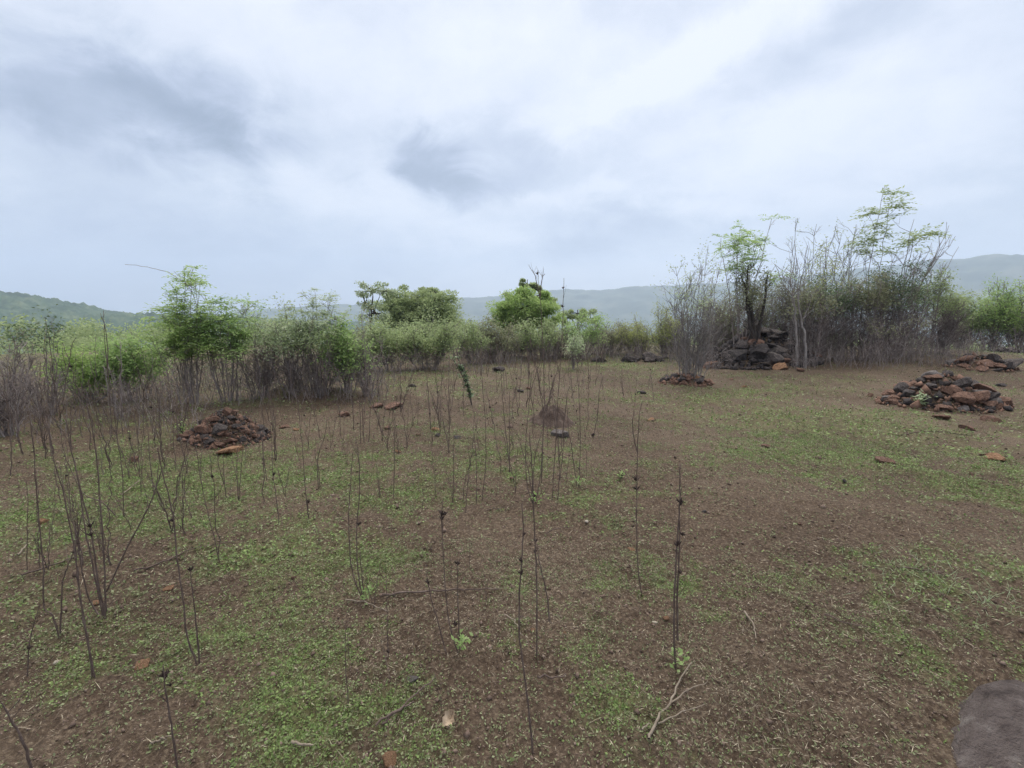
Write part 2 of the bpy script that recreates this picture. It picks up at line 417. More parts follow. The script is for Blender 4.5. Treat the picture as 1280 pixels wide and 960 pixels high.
# ------------------------------------------------------------------ weed cover: where it grows, in metres on the ground
COVER = []
def cov(px, py, rx, ry, amt):
    g = ground(px, py); COVER.append((g[0], g[1], rx, ry, amt))
for c in [(330, 860, .42, .36, .75), (250, 800, .4, .3, .45), (370, 925, .3, .2, .7), (410, 800, .35, .3, .4), (150, 655, .8, .5, .5), (60, 640, 1.0, .6, .5), (300, 700, .7, .5, .45),
          (520, 850, .22, .22, .45), (765, 872, .17, .22, .75), (700, 780, .3, .3, .3), (250, 600, 1.0, .7, .4), (450, 600, .9, .6, .3), (560, 585, .8, .5, .35), (640, 560, .8, .6, .25),
          (1060, 530, 2.2, 1.3, .6), (1190, 580, 1.4, .7, .5), (1000, 565, 1.0, .6, .35), (1240, 620, .6, .4, .5), (900, 500, 2.0, 1.2, .4), (1110, 705, .5, .4, .35), (1140, 820, .25, .2, .5),
          (890, 745, .4, .3, .35), (800, 456, 3, 1.6, .6), (930, 490, 2.0, 1.0, .35), (130, 560, 1.5, 1.0, .35), (60, 860, .3, .3, .3), (1060, 780, .3, .2, .35), (450, 925, .3, .2, .4), (430, 690, .5, .5, .35),
          (740, 640, .3, .2, .35), (770, 615, .3, .2, .35), (1000, 700, .6, .4, .2), (1240, 500, 1.2, .8, .35), (60, 780, .4, .3, .35), (760, 745, .3, .2, .35), (130, 590, 1.2, .5, .4), (520, 470, 2.5, 1.5, .3),
          (640, 690, .8, .5, -.35), (960, 640, 1.3, .6, -.35), (1020, 890, .4, .3, -.35), (560, 770, .3, .25, -.35), (50, 920, .4, .3, -.4), (480, 515, 2.0, .8, -.3), (1150, 650, 1.2, .35, -.3), (1060, 450, 3.5, 1.5, -.45),
          (880, 840, .25, .3, -.15), (1130, 780, .5, .3, -.1), (700, 850, .3, .3, -.15), (620, 800, .35, .3, -.2), (190, 720, .5, .15, -.35), (500, 660, .8, .3, -.15), (760, 540, 1.5, .8, -.25), (1200, 460, 2, 1, -.15),
          (800, 690, .6, .4, -.2), (700, 900, .3, .2, -.1), (950, 840, .4, .3, -.2)]:
    cov(*c)

def cover_at(x, y):
    v = .15 + 1.0 * (fbm(x * 1.3, y * 1.3, 51, 4, .6) - .5) + .7 * (fbm(x * 3.1, y * 3.1, 53, 3) - .5) + 1.5 * (fbm(x * 7, y * 7, 55, 4, .65) - .5)
    for (cx, cy_, rx, ry, a) in COVER:
        v = v + (a * .78 if a > 0 else a) * np.exp(-(((x - cx) / rx) ** 2 + ((y - cy_) / ry) ** 2))
    for (cx, cy_, rx, ry, h, sh) in _m:
        v = v - .8 * np.exp(-(((x - cx) / rx) ** 2 + ((y - cy_) / ry) ** 2))
    return np.clip(v, 0, 1)

# ------------------------------------------------------------------ ground sheet
def build_ground():
    front = np.arange(-64, 64.01, .22); rest = np.arange(66, 294.1, 3.0)
    ang = np.radians(np.concatenate([front, rest]))
    r = [.35]
    while r[-1] < 15: r.append(r[-1] * 1.0095)
    while r[-1] < 120: r.append(r[-1] * 1.03)
    while r[-1] < 4200: r.append(r[-1] * 1.09)
    r = np.array(r)
    R, A = np.meshgrid(r, ang, indexing='ij')
    X, Y = R * np.sin(A), R * np.cos(A)
    Z = height(X, Y)
    nr, na = R.shape
    V = np.stack([X, Y, Z], -1).reshape(-1, 3)
    V = np.vstack([V, [[0, 0, zt(0, 0)]]])
    i, j = np.meshgrid(np.arange(nr - 1), np.arange(na), indexing='ij'); k = (j + 1) % na
    Q = np.stack([i * na + j, (i + 1) * na + j, (i + 1) * na + k, i * na + k], -1).reshape(-1, 4)[:, ::-1]
    T = [(nr * na, (q + 1) % na, q) for q in range(na)]
    b = MB(); b.add(V, Q, T)
    me = b.mesh('ground', M['soil'])
    at = me.attributes.new('cover', 'FLOAT', 'POINT')
    x, y = V[:, 0], V[:, 1]; d = np.hypot(x, y)
    cv = np.where(d < 30, cover_at(x, y), 0)
    cv = cv * (1 - sstep(18, 32, d)) + .75 * sstep(18, 32, d)
    at.data.foreach_set('value', cv.astype(np.float32))
    o = link('ground', me); tag(o, 'damp red brown hilltop soil with thin weeds', 'ground', kind='structure')
build_ground()

def scatter(n, y0, y1, half=1.05, power=1.0):
    """points on the ground in the wedge in front of the camera, y0..y1 metres out"""
    d = (y0 ** power + RNG.random(n) * (y1 ** power - y0 ** power)) ** (1 / power)
    a = RNG.uniform(-half, half, n)
    return d * np.sin(a), d * np.cos(a)

def build_cover():
    bc, bd = MB(), MB()
    for (n, a, b_, size) in [(190000, .9, 3.2, .0078), (260000, 3.2, 7.5, .0125), (230000, 7.5, 24, .026)]:
        x, y = scatter(n, a, b_, 1.0, 2)
        cv = cover_at(x, y)
        k = RNG.random(n) < cv ** 1.35 * 1.1
        x, y, cv = x[k], y[k], cv[k]; m = len(x)
        z = height(x, y) + RNG.uniform(.0, 1.0, m) * size * 1.1
        P = np.stack([x, y, z], -1)
        D = rv(m); D[:, 2] = np.abs(D[:, 2]) * .5 + .05
        U = rv(m) * .55; U[:, 2] += .9
        s = size * RNG.uniform(.55, 1.35, m)
        q0 = None
        dull = RNG.random(m) > .12 + .75 * cv
        for bb, q in ((bc, ~dull), (bd, dull)):
            bb.leaves(P[q], D[q], U[q], s[q] * 1.5, s[q] * np.where(RNG.random(q.sum()) < .3, .45, 1.0), .12)
        # blades of young grass among the leaves
        q = RNG.random(m) < .22
        G = rv(q.sum()); G[:, 2] = np.abs(G[:, 2]) + .45
        bc.leaves(P[q], G, rv(q.sum()), s[q] * RNG.uniform(1.8, 3.6, q.sum()), s[q] * .28)
    for (n, a, b_, size) in [(70000, .9, 3.2, .0075), (90000, 3.2, 7.5, .0115), (170000, 7.5, 24, .020)]:      # thin fuzz over the bare places too
        x, y = scatter(n, a, b_, 1.0, 2)
        k = RNG.random(n) < .10 + .75 * sstep(.42, .66, fbm(x * 4.5, y * 4.5, 91, 4, .65)); x, y = x[k], y[k]; m = len(x)
        P = np.stack([x, y, height(x, y) + RNG.uniform(0, .9, m) * size], -1); D = rv(m); D[:, 2] = np.abs(D[:, 2]) * .6 + .08; U = rv(m) * .6; U[:, 2] += .8
        s = size * RNG.uniform(.5, 1.5, m); bd.leaves(P, D, U, s * 1.5, s * RNG.uniform(.25, .9, m), .12)
    o = bc.build('ground_cover', M['cover'], smooth=False); tag(o, 'small green clover like weeds growing close over the soil', 'weeds', kind='stuff')
    o = bd.build('weeds', M['cover_dull'], smooth=False); tag(o, 'dull grey green weeds thinly covering the bare soil', 'weeds', kind='stuff')
build_cover()

def build_litter():
    b = MB()
    straw = [ground(*p) for p in [(940, 860), (1000, 800), (700, 755), (760, 700), (640, 760), (900, 880), (480, 790), (1060, 760), (980, 930)]]
    for (n, a, b_, ln, w) in [(52000, .9, 3.2, .014, .0018), (56000, 3.2, 8, .020, .0030), (20000, 8, 20, .04, .007)]:
        x, y = scatter(n, a, b_, 1.0, 2)
        w8 = .28 + .6 * (fbm(x * 1.7, y * 1.7, 77, 3) > .5)
        for g in straw: w8 = w8 + 1.2 * np.exp(-((x - g[0]) ** 2 + (y - g[1]) ** 2) / .12)
        k = RNG.random(n) < w8 * .75
        x, y = x[k], y[k]; m = len(x)
        P = np.stack([x, y, height(x, y) + RNG.uniform(.001, .012, m)], -1)
        D = rv(m); D[:, 2] = D[:, 2] * .18 + .03
        U = rv(m) * .5; U[:, 2] += 1
        l = ln * RNG.lognormal(0, .55, m)
        b.leaves(P, D, U, l, w * RNG.uniform(.6, 1.9, m), .2)
    o = b.build('straw_litter', M['straw'], smooth=False); tag(o, 'dry grey straw and leaf crumbs lying over the soil', 'litter', kind='stuff')
    # crumbs of soil and gravel
    b = MB()
    base = np.array([[1, 0, 0], [-1, 0, 0], [0, 1, 0], [0, -1, 0], [0, 0, 1], [0, 0, -1]], float)
    tri = np.array([[0, 2, 4], [2, 1, 4], [1, 3, 4], [3, 0, 4], [2, 0, 5], [1, 2, 5], [3, 1, 5], [0, 3, 5]])
    for (n, a, b_, sz) in [(16000, .9, 3.2, .0032), (14000, 3.2, 9, .0055), (4000, 9, 20, .009)]:
        x, y = scatter(n, a, b_, 1.0, 2)
        s = sz * RNG.lognormal(0, .5, n)
        P = np.stack([x, y, height(x, y) + s * .2], -1)
        V = P[:, None] + base[None] * (s[:, None, None] * RNG.uniform(.55, 1.3, (n, 6, 1))) + RNG.normal(size=(n, 6, 3)) * s[:, None, None] * .22
        T = tri[None] + (np.arange(n) * 6)[:, None, None]
        b.add(V.reshape(-1, 3), None, T.reshape(-1, 3))
    o = b.build('gravel', M['clod'], smooth=False); tag(o, 'crumbs of red brown earth and grit', 'gravel', kind='stuff')
    # dry grass tufts, bleached, right of the middle and by the boulder
    b = MB(); g2 = MB()
    for (px, py, n, sp, ht, green) in [(935, 862, 260, .22, .05, 0), (960, 905, 200, .2, .05, 0), (905, 900, 120, .18, .04, 0), (1160, 730, 90, .35, .07, 1), (1200, 745, 60, .3, .07, 1), (1130, 700, 60, .3, .06, 1), (1230, 760, 60, .3, .07, 1),
                                     (1080, 760, 90, .3, .05, 0), (940, 790, 60, .12, .06, 0), (760, 760, 70, .3, .04, 0), (1180, 690, 80, .4, .05, 1), (480, 800, 70, .2, .04, 0), (640, 770, 90, .25, .04, 0)]:
        g = ground(px, py)
        x = g[0] + RNG.normal(size=n) * sp * .6; y = g[1] + RNG.normal(size=n) * sp * .5
        P = np.stack([x, y, height(x, y)], -1); D = rv(n); D[:, 2] = np.abs(D[:, 2]) * .7 + .2
        (g2 if green else b).leaves(P, D, rv(n), ht * RNG.uniform(.5, 1.5, n), ht * .04 + 0 * x)
    o = b.build('dry_grass', M['straw'], smooth=False); tag(o, 'bleached dry grass lying in tufts on the soil', 'grass', kind='stuff')
    o = g2.build('grass', M['leaf_pale'], smooth=False); tag(o, 'pale green grass blades at the right of the clearing', 'grass', kind='stuff')
build_litter()

# ------------------------------------------------------------------ hills, valley forest, haze
def hill_material(name, cols, scale):
    return lerp_mat(name, cols, scale, .95, 0, None, 0, 8)

def ridge(name, prof, dist, depth, base, mat, label, rough, seed, nx=260, ny=40, step=6):
    """a long hill whose crest, seen from the clearing, runs along the given sight lines; it has a near slope, a crest and a far slope"""
    xs = np.array([p[0] for p in prof], float); ys = np.array([p[1] for p in prof], float)
    pxs = np.linspace(xs[0], xs[-1], nx)
    pys = np.interp(pxs, xs, ys)
    V = np.zeros((ny, nx, 3))
    for i, (px, py) in enumerate(zip(pxs, pys)):
        r = ray(px, py); hd = math.hypot(r[0], r[1]); dx, dy = r[0] / hd, r[1] / hd
        top = CAM_H + dist * r[2] / hd
        for k in range(ny):
            u = k / (ny - 1) * 2 - 1                       # -1 near foot .. 0 crest .. 1 far foot
            dd = dist + u * depth
            z = base + (top - base) * (1 - abs(u) ** 1.25 * (1 if u > 0 else 1))
            V[k, i] = (dx * dd, dy * dd, z)
    X, Y = V[..., 0], V[..., 1]
    n = fbm(X / step, Y / step, seed, 4, .6) - .5; n2 = fbm(X / (step * 12), Y / (step * 12), seed + 5, 3) - .5
    w = np.linspace(-1, 1, ny)[:, None]
    V[..., 2] += rough * n + rough * 3.0 * n2 * np.abs(w)
    j, i = np.meshgrid(np.arange(ny - 1), np.arange(nx - 1), indexing='ij')
    Q = np.stack([j * nx + i, j * nx + i + 1, (j + 1) * nx + i + 1, (j + 1) * nx + i], -1).reshape(-1, 4)
    b = MB(); b.add(V.reshape(-1, 3), Q)
    o = b.build(name, mat, smooth=True); tag(o, label, 'hill', kind='structure'); return o

hm = hill_material('wooded_hill', [(.012, .032, .018), (.04, .075, .035), (.11, .14, .07)], .06)
hf = hill_material('far_hill', [(.015, .03, .02), (.05, .075, .05), (.12, .13, .09)], .012)
ridge('hill', [(-520, 338), (-300, 343), (-120, 350), (-40, 357), (0, 364), (45, 371), (90, 379), (140, 388), (200, 397), (270, 404), (340, 410)], 850, 370, -62, hm,
      'wooded green blue hill beyond the left shrubs', 13, 31, nx=520, ny=150, step=8)
ridge('hill', [(-300, 402), (-60, 396), (20, 394), (80, 393), (150, 394), (215, 392), (280, 395), (360, 400), (470, 404)], 680, 220, -64, hm,
      'low wooded spur in front of the left hill', 12, 37, nx=480, ny=90, step=7)
ridge('hill', [(300, 388), (430, 381), (520, 375), (560, 372), (600, 372), (640, 367), (690, 363), (760, 361), (815, 357), (870, 355), (960, 350), (1040, 342), (1110, 332), (1170, 325), (1230, 321), (1290, 318), (1400, 312), (1560, 306)],
      2200, 600, -62, hf, 'long flat topped far hill faded blue', 26, 41, nx=520, ny=60, step=70)

def build_forest():
    """the wooded valley below the hilltop: one mass of crowns"""
    b = MB()
    n = 2600
    d = (RNG.uniform(34 ** .5, 800 ** .5, n)) ** 2; a = RNG.uniform(-1.0, 1.0, n)
    x, y = d * np.sin(a), d * np.cos(a)
    zg = height(x, y, False)
    s = np.where(d < 55, RNG.uniform(.4, .8, n), RNG.uniform(1.2, 2.6, n)) * (1 + d / 900)
    for i in range(n):
        m = 60 if d[i] > 120 else 420
        c = rv(m); c[:, 2] = np.abs(c[:, 2]) * .9
        rr = s[i] * RNG.uniform(.6, 1.08, m)[:, None]
        lump = 1 - .30 * np.abs(np.sin(c[:, :1] * 5 + i) * np.cos(c[:, 1:2] * 6 + 2 * i))
        P = np.array([x[i], y[i], zg[i] + s[i] * .55]) + c * rr * lump
        L = s[i] * (.36 if d[i] > 120 else .12)
        b.leaves(P, rv(m), c + .6 * rv(m), L * RNG.uniform(.6, 1.3, m), L * .7, .1)
    o = b.build('forest', M['leaf_mid'], smooth=False); tag(o, 'hazy green woods filling the valley beyond the clearing', 'forest', kind='stuff')
build_forest()

def build_haze():
    me = bpy.data.meshes.new('haze')
    x, y0, y1, z0, z1 = 3600, -600, 3000, -90, 345
    v = [(-x, y0, z0), (x, y0, z0), (x, y1, z0), (-x, y1, z0), (-x, y0, z1), (x, y0, z1), (x, y1, z1), (-x, y1, z1)]
    f = [(0, 3, 2, 1), (4, 5, 6, 7), (0, 1, 5, 4), (1, 2, 6, 5), (2, 3, 7, 6), (3, 0, 4, 7)]
    me.from_pydata(v, [], f); me.update()
    m, nt, N, L = new_mat('haze_air')
    out = N.new('ShaderNodeOutputMaterial'); p = N.new('ShaderNodeVolumePrincipled')
    p.inputs['Color'].default_value = (.66, .79, 1.0, 1); p.inputs['Density'].default_value = 4.0e-4; p.inputs['Anisotropy'].default_value = .25
    L.new(p.outputs[0], out.inputs['Volume'])
    me.materials.append(m)
    tag(link('haze', me), 'pale blue rainy haze in the air', 'haze', kind='stuff')
build_haze()

# ------------------------------------------------------------------ stones
def stone_mesh(seed, flat, cuts=13):
    rng = np.random.default_rng(seed)
    import bmesh
    bm = bmesh.new(); bmesh.ops.create_icosphere(bm, subdivisions=4, radius=1)
    V = np.array([v.co[:] for v in bm.verts])
    for _ in range(cuts):                                    # broken faces
        n = rng.normal(size=3); n /= np.linalg.norm(n); d = rng.uniform(.50, .86)
        e = np.maximum(V @ n - d, 0); V = V - e[:, None] * n * .96
    s = rng.uniform(0, 50)
    V *= (1 + .20 * (fbm(V[:, 0] * 1.7 + s, V[:, 1] * 1.7 + V[:, 2] * 1.3, seed, 3) - .5) + .16 * (fbm(V[:, 0] * 5 + s, V[:, 1] * 5 - V[:, 2] * 4, seed + 3, 4, .6) - .5))[:, None]
    V *= np.array([1.0, rng.uniform(.65, .95), flat * rng.uniform(.8, 1.15)])
    for v, c in zip(bm.verts, V): v.co = c
    me = bpy.data.meshes.new('stone'); bm.to_mesh(me); bm.free()
    me.polygons.foreach_set('use_smooth', np.ones(len(me.polygons), bool)); me.set_sharp_from_angle(angle=rad(30))
    me.materials.append(M['stone_rust']); return me
STONES = [stone_mesh(100 + k, f) for k, f in enumerate([.8, .7, .6, .75, .55, .65, .85, .6, .5, .7])]
SLABS = [stone_mesh(140 + k, f) for k, f in enumerate([.42, .36, .48, .4])]

def stone(x, y, z, s, mat, label, group=None, me=None, rot=None, tilt=.5, name='stone', cat='stone', rng=random):
    o = link(name, me or rng.choice(STONES))
    o.location = (x, y, z); o.scale = (s, s, s)
    o.rotation_euler = rot or (rng.uniform(-tilt, tilt), rng.uniform(-tilt, tilt), rng.uniform(0, 2 * PI))
    o.material_slots[0].link = 'OBJECT'; o.material_slots[0].material = M[mat]
    tag(o, label, cat, group); return o

CN = {'stone_rust': 'rust brown', 'stone_dark': 'dark', 'stone_black': 'dark', 'stone_orange': 'orange', 'stone_grey': 'grey'}
def pile(key, n, smin, smax, mats, where, group, flat=.22):
    cx, cy_, rx, ry, h = PILES[key]
    rng = random.Random(sum(map(ord, key)))
    for i in range(n):
        ph = i * 2.39996 + rng.uniform(-.3, .3)
        r = math.sqrt((i + .5) / n) * rng.uniform(.9, 1.08)
        if math.sin(ph) > .75 and r > .55 and rng.random() < .6: ph = -ph       # few on the hidden far side
        x = cx + rx * r * math.cos(ph); y = cy_ + ry * r * math.sin(ph)
        s = smin + (smax - smin) * rng.random() ** 1.6; s = s * (1.1 if r > .6 else .95)
        z = zt(x, y) + s * (.22 + .10 * rng.random())
        mat = rng.choices([m for m, _ in mats], [w for _, w in mats])[0]
        u = (x - cx) / rx
        if r < .38: part = 'near the top of'
        elif u < -.5: part = 'at the left end of'
        elif u > .5: part = 'at the right end of'
        elif y < cy_ - .25 * ry: part = 'on the front of'
        else: part = 'on the upper flank of'
        me = rng.choice(SLABS if rng.random() < flat else STONES)
        stone(x, y, z, s, mat, f'{CN[mat]} stone {part} {where}', f'{group}', me=me, rng=rng)
pile('cairn', 62, .08, .20, [('stone_rust', 6), ('stone_dark', 3), ('stone_grey', 1.5), ('stone_orange', .8)], 'the wide cairn beside the white leaved plant', 'stones of the wide right hand cairn')
pile('second', 16, .13, .27, [('stone_dark', 4), ('stone_rust', 2), ('stone_grey', 1)], 'the low cairn behind the wide right cairn', 'stones of the low cairn behind', .5)
pile('third', 6, .10, .16, [('stone_dark', 5)], 'the farthest small dark heap at right', 'stones of the farthest right heap')
pile('left', 58, .045, .11, [('stone_rust', 5), ('stone_dark', 4)], 'the stone heap among the left stalks', 'stones of the left heap')
pile('small', 20, .08, .15, [('stone_rust', 5), ('stone_dark', 3)], 'the small cairn under the bare grey shrub', 'stones of the small cairn under the bare shrub')
pile('big', 84, .15, .34, [('stone_dark', 3), ('stone_black', 3), ('stone_rust', .8)], 'the tall dark rock heap under the saplings', 'stones of the tall dark rock heap', 0.1)
pile('low', 7, .15, .28, [('stone_dark', 4)], 'the low dark rocks beyond the clearing', 'low dark rocks at the far edge', .4)

def ground_stone(px, py, w, mat, label, flat=False, name='stone', cat='stone', seed=0, tilt=.25, sink=.25):
    rng = random.Random(seed + px * 7 + py)
    g = ground(px, py); t = g[1] / ray(px, py)[1]
    s = w / 2 / F * t * .85
    me = rng.choice(SLABS if flat else STONES)
    return stone(g[0], g[1] + s * .3, zt(g[0], g[1] + s * .3) + s * sink * (.5 if flat else 1), s, mat, label, 'loose stones on the clearing', me=me, rng=rng, tilt=tilt, name=name, cat=cat)
for a in [(487, 956, 27, 'stone_orange', 'round orange brown stone cut by the bottom edge of the picture'),
          (210, 739, 20, 'stone_orange', 'small orange stone left of the tall two stemmed stalk', 1), (177, 833, 24, 'stone_orange', 'flat orange stone right of the leftmost stalk clump', 1),
          (121, 755, 16, 'stone_orange', 'tan stone behind the big left stalk clump'), (53, 656, 15, 'stone_orange', 'tan stone near the left edge beside a leaning stem'),
          (286, 567, 40, 'stone_orange', 'broad orange slab at the foot of the left stone heap', 1), (166, 578, 17, 'stone_rust', 'rust stone left of the left stone heap'),
          (545, 538, 22, 'stone_orange', 'flat orange slab in the middle of the clearing', 1), (492, 510, 34, 'stone_rust', 'dark rust slab on the low bank behind the middle stalks', 1), (470, 509, 26, 'stone_rust', 'rust slab left of the dark rust slab on the bank', 1),
          (484, 537, 13, 'stone_rust', 'small rust stone below the rust slabs'), (497, 566, 12, 'stone_orange', 'small orange pink stone left of centre'), (430, 520, 28, 'stone_rust', 'crumbly rust slab behind the left middle stalks', 1),
          (571, 549, 13, 'stone_dark', 'dark stone right of the flat orange slab'), (547, 546, 9, 'stone_dark', 'tiny dark stone under the flat orange slab'), (522, 545, 9, 'stone_rust', 'tiny rust stone left of the flat orange slab'),
          (803, 492, 15, 'stone_dark', 'lone dark stone right of the earth mound'), (815, 526, 19, 'stone_orange', 'flat orange red slab right of the earth mound', 1), (1111, 579, 30, 'stone_rust', 'red brown slab alone in the right grass', 1),
          (960, 559, 18, 'stone_rust', 'small brown stone in the grass right of centre', 1), (1246, 575, 40, 'stone_orange', 'long thin orange slab near the right edge', 1), (1232, 571, 16, 'stone_rust', 'rust stone touching the long thin orange slab', 1),
          (978, 462, 25, 'stone_orange', 'rounded orange boulder at the foot of the dark rock heap'), (873, 477, 15, 'stone_orange', 'round orange stone in front of the small cairn'), (1001, 464, 15, 'stone_rust', 'brown stone right of the rounded orange boulder'),
          (930, 484, 11, 'stone_orange', 'little orange stone between the small cairn and the boulder', 1), (833, 776, 11, 'stone_orange', 'pink orange pebble left of the tall dark stalk'), (818, 778, 11, 'stone_pale', 'white chip beside the pink orange pebble', 1),
          (706, 793, 9, 'stone_orange', 'orange pebble right of the middle double stalk'), (666, 790, 9, 'stone_orange', 'orange pebble left of the middle double stalk'), (790, 687, 13, 'stone_orange', 'flat pinkish stone left of the knotted stalk', 1),
          (734, 655, 7, 'stone_pale', 'white chip on bare soil in the middle'), (1242, 527, 34, 'stone_rust', 'rust slab lying right of the wide cairn', 1), (1180, 524, 26, 'stone_rust', 'rust slab lying just in front of the wide cairn', 1), (1212, 537, 30, 'stone_rust', 'half sunk rust slab below the wide cairn', 1),
          (1090, 496, 13, 'stone_rust', 'rust stone just left of the wide cairn'), (515, 484, 14, 'stone_dark', 'dark stone behind the middle stalks'), (370, 539, 12, 'stone_orange', 'orange stone right of the left heap', 1), (356, 535, 22, 'stone_rust', 'thin rust slab right of the left heap', 1),
          (385, 600, 11, 'stone_pale', 'pale chip at the foot of a forked stalk', 1), (624, 464, 24, 'stone_dark', 'squat dark rock at the far edge of the clearing'), (651, 490, 14, 'stone_dark', 'dark stone behind the tall middle stalks'), (515, 856, 22, 'stone_grey', 'sunken grey stone near the bottom', 1),
          (70, 828, 9, 'stone_pale', 'white chip near the bottom left'), (702, 546, 36, 'stone_grey', 'grey boulder leaning on the front of the earth mound'), (1215, 594, 9, 'stone_rust', 'pebble in the grass below the wide cairn'), (1253, 483, 20, 'stone_dark', 'dark stone right of the wide cairn', 1),
          (367, 724, 10, 'stone_rust', 'small rust pebble beside a thin left stalk'), (1056, 604, 10, 'stone_dark', 'small dark stone left of the red brown slab'), (750, 453, 34, 'stone_dark', 'long dark stone at the far edge behind the pale bush', 1), (915, 475, 9, 'stone_rust', 'rust pebble right of the small cairn'),
          (660, 487, 10, 'stone_rust', 'rust pebble behind the earth mound'), (640, 600, 9, 'stone_rust', 'rust pebble below the stalk cluster'), (880, 640, 9, 'stone_dark', 'dark pebble in the middle right soil'), (1000, 655, 8, 'stone_rust', 'rust pebble on the right bare soil')]:
    ground_stone(*a[:5], flat=len(a) > 5)
# the dark grey boulder cut by the lower right corner
def big_boulder():
    bm_me = stone_mesh(203, .6, 5)
    g = ground(1268, 930)
    o = link('boulder', bm_me); o.location = (g[0] - .01, g[1] - .02, g[2] - .04); o.scale = (.46, .33, .15); o.rotation_euler = (rad(5), rad(-6), rad(25))
    bm_me.materials.clear(); bm_me.materials.append(M['boulder'])
    tag(o, 'smooth brown grey boulder cut by the lower right corner', 'boulder')
big_boulder()

def earth_mound():
    cx, cy_, rx, ry, h = PILES['earth']
    n, k = 72, 26; V = []
    for j in range(k + 1):
        r = j / k
        for i in range(n):
            th = 2 * PI * i / n
            x = cx + rx * r * math.cos(th); y = cy_ + ry * r * math.sin(th)
            q = h * (1 - float(sstep(0, 1, r))) ** .7
            V.append((x, y, zt(x, y) - .02 + q * (1 + .9 * (float(fbm(x * 11, y * 11, 61, 5, .65)) - .5))))
    Q = [(j * n + i, (j + 1) * n + i, (j + 1) * n + (i + 1) % n, j * n + (i + 1) % n) for j in range(k) for i in range(n)]
    b = MB(); b.add(V, Q); o = b.build('earth_mound', M['mound']); tag(o, 'smooth bare earth mound among the stalks in the middle', 'mound')
earth_mound()

# ------------------------------------------------------------------ dry stalks
def head_geom(b, p, s, rng, n=12):
    """a whorl of dried calyces: short spiky husks round the stem"""
    p = np.asarray(p); 
    D = rv(n, rng); D[:, 2] = np.abs(D[:, 2]) * .9 + .25
    P = p + rv(n, rng) * s * .12 + np.array([0, 0, -.15 * s])
    D /= np.linalg.norm(D, axis=1, keepdims=True)
    for i in range(n):
        l = s * rng.uniform(.55, 1.05)
        b.tube([P[i], P[i] + D[i] * l * .5, P[i] + D[i] * l + np.array([0, 0, .12 * l])], [s * .06, s * .13, s * .035], 4)
    b.tube([p + [0, 0, -.45 * s], p, p + [0, 0, .45 * s]], [s * .10, s * .26, s * .09], 6)

def stem_geom(b, P, r0, r1, rng, twigs=0):
    n = len(P); rr = np.linspace(r0, r1, n) * (1 + .22 * (np.arange(n) % 3 == 0))
    b.tube(P, rr, 5)
    for _ in range(twigs):
        k = rng.integers(n // 3, n - 1); d = rv(1, rng)[0]; d[2] = abs(d[2]) + .5; d /= np.linalg.norm(d)
        l = rng.uniform(.03, .10)
        b.tube([P[k], P[k] + d * l * .5, P[k] + d * l + [0, 0, .02]], [rr[k] * .55, rr[k] * .4, rr[k] * .22], 4)

def stalk(label, stems, heads=(), r=.0045, group=None, mat='stalk', name='dry_stalk', twigs=2, shoot=False):
    rng = np.random.default_rng(int(stems[0][0][0] * 13 + stems[0][0][1]))
    g = ground(*stems[0][0])
    root = empty(name, g); tag(root, label, 'dry stalk', group)
    t = g[1] / ray(*stems[0][0])[1]
    rmin = .37 / 480 * t                       # a stalk keeps at least the thickness of the thinnest seen
    for si, st in enumerate(stems):
        lean = rng.uniform(-.05, .05)
        pts = []
        for k, (px, py) in enumerate(st):
            Y = g[1] + lean * k / max(1, len(st) - 1) + (si * .012 if k else si * .006)
            pts.append(at_plane(px, py, Y))
        pts = np.array(pts) - g
        if pts[0][2] < .12: pts[0][2] = -.03
        P = smooth_line(pts, 5, rng, .0012 * max(.7, t / 3))
        rr = max(r * .70, rmin)
        b = MB(); stem_geom(b, P, rr * 1.15, rr * .5, rng, twigs)
        b.build('stem', M[mat], root)
    for (px, py, s) in heads:
        Y = g[1]
        b = MB(); head_geom(b, at_plane(px, py, Y) - g, s * .62 / F * t, rng)
        b.build('seed_head', M['head'], root, smooth=False)
    if shoot:
        b = MB(); n = 26
        P = rng.normal(size=(n, 3)) * [.022, .02, .0] + [0.01, -.01, .015]; P[:, 2] = rng.uniform(.01, .09, n)
        D = rv(n, rng); D[:, 2] = abs(D[:, 2]) * .6 + .1; U = rv(n, rng); U[:, 2] += 1
        b.leaves(P, D, U, .03, .016, .1); b.build('new_shoot', M['leaf_fresh'], root, smooth=False)
    return root

stalk('big dark stalk clump of five stems with a side branch, left foreground',
      [[(131, 776), (131, 740), (130, 690), (125, 630), (122, 580), (115, 535), (109, 505)], [(130, 760), (122, 720), (113, 660), (103, 620), (90, 565), (82, 520)],
       [(127, 756), (116, 705), (107, 665), (101, 620), (93, 575)], [(133, 740), (160, 683), (185, 635), (195, 610), (203, 585)], [(128, 775), (112, 750), (104, 720), (100, 690)], [(137, 850), (137, 805), (133, 760), (131, 720)]],
      [(113, 657, 9), (114, 668, 9)], r=.0055, twigs=3)
stalk('low forked stalk with crooked stems by the left edge of the foreground', [[(75, 797), (66, 770), (55, 759), (54, 715), (50, 665), (46, 620), (42, 560), (37, 520)], [(75, 797), (77, 755), (79, 725), (88, 700), (101, 668)]], [], r=.0048)
stalk('tall crooked stalk pair just left of the big dark clump', [[(119, 848), (110, 800), (104, 770), (97, 720), (92, 680), (84, 640), (78, 610), (66, 570), (60, 530)], [(115, 842), (108, 790), (99, 735), (95, 690), (97, 665), (104, 640)]], [(93, 690, 7)], r=.0046)
stalk('tall two stemmed stalk rising alone in the left foreground', [[(248, 830), (234, 795), (230, 760), (222, 700), (217, 650), (211, 620), (203, 590), (197, 560)], [(249, 828), (246, 790), (242, 750), (238, 715)]], [(215, 650, 8), (238, 712, 9)], r=.005)
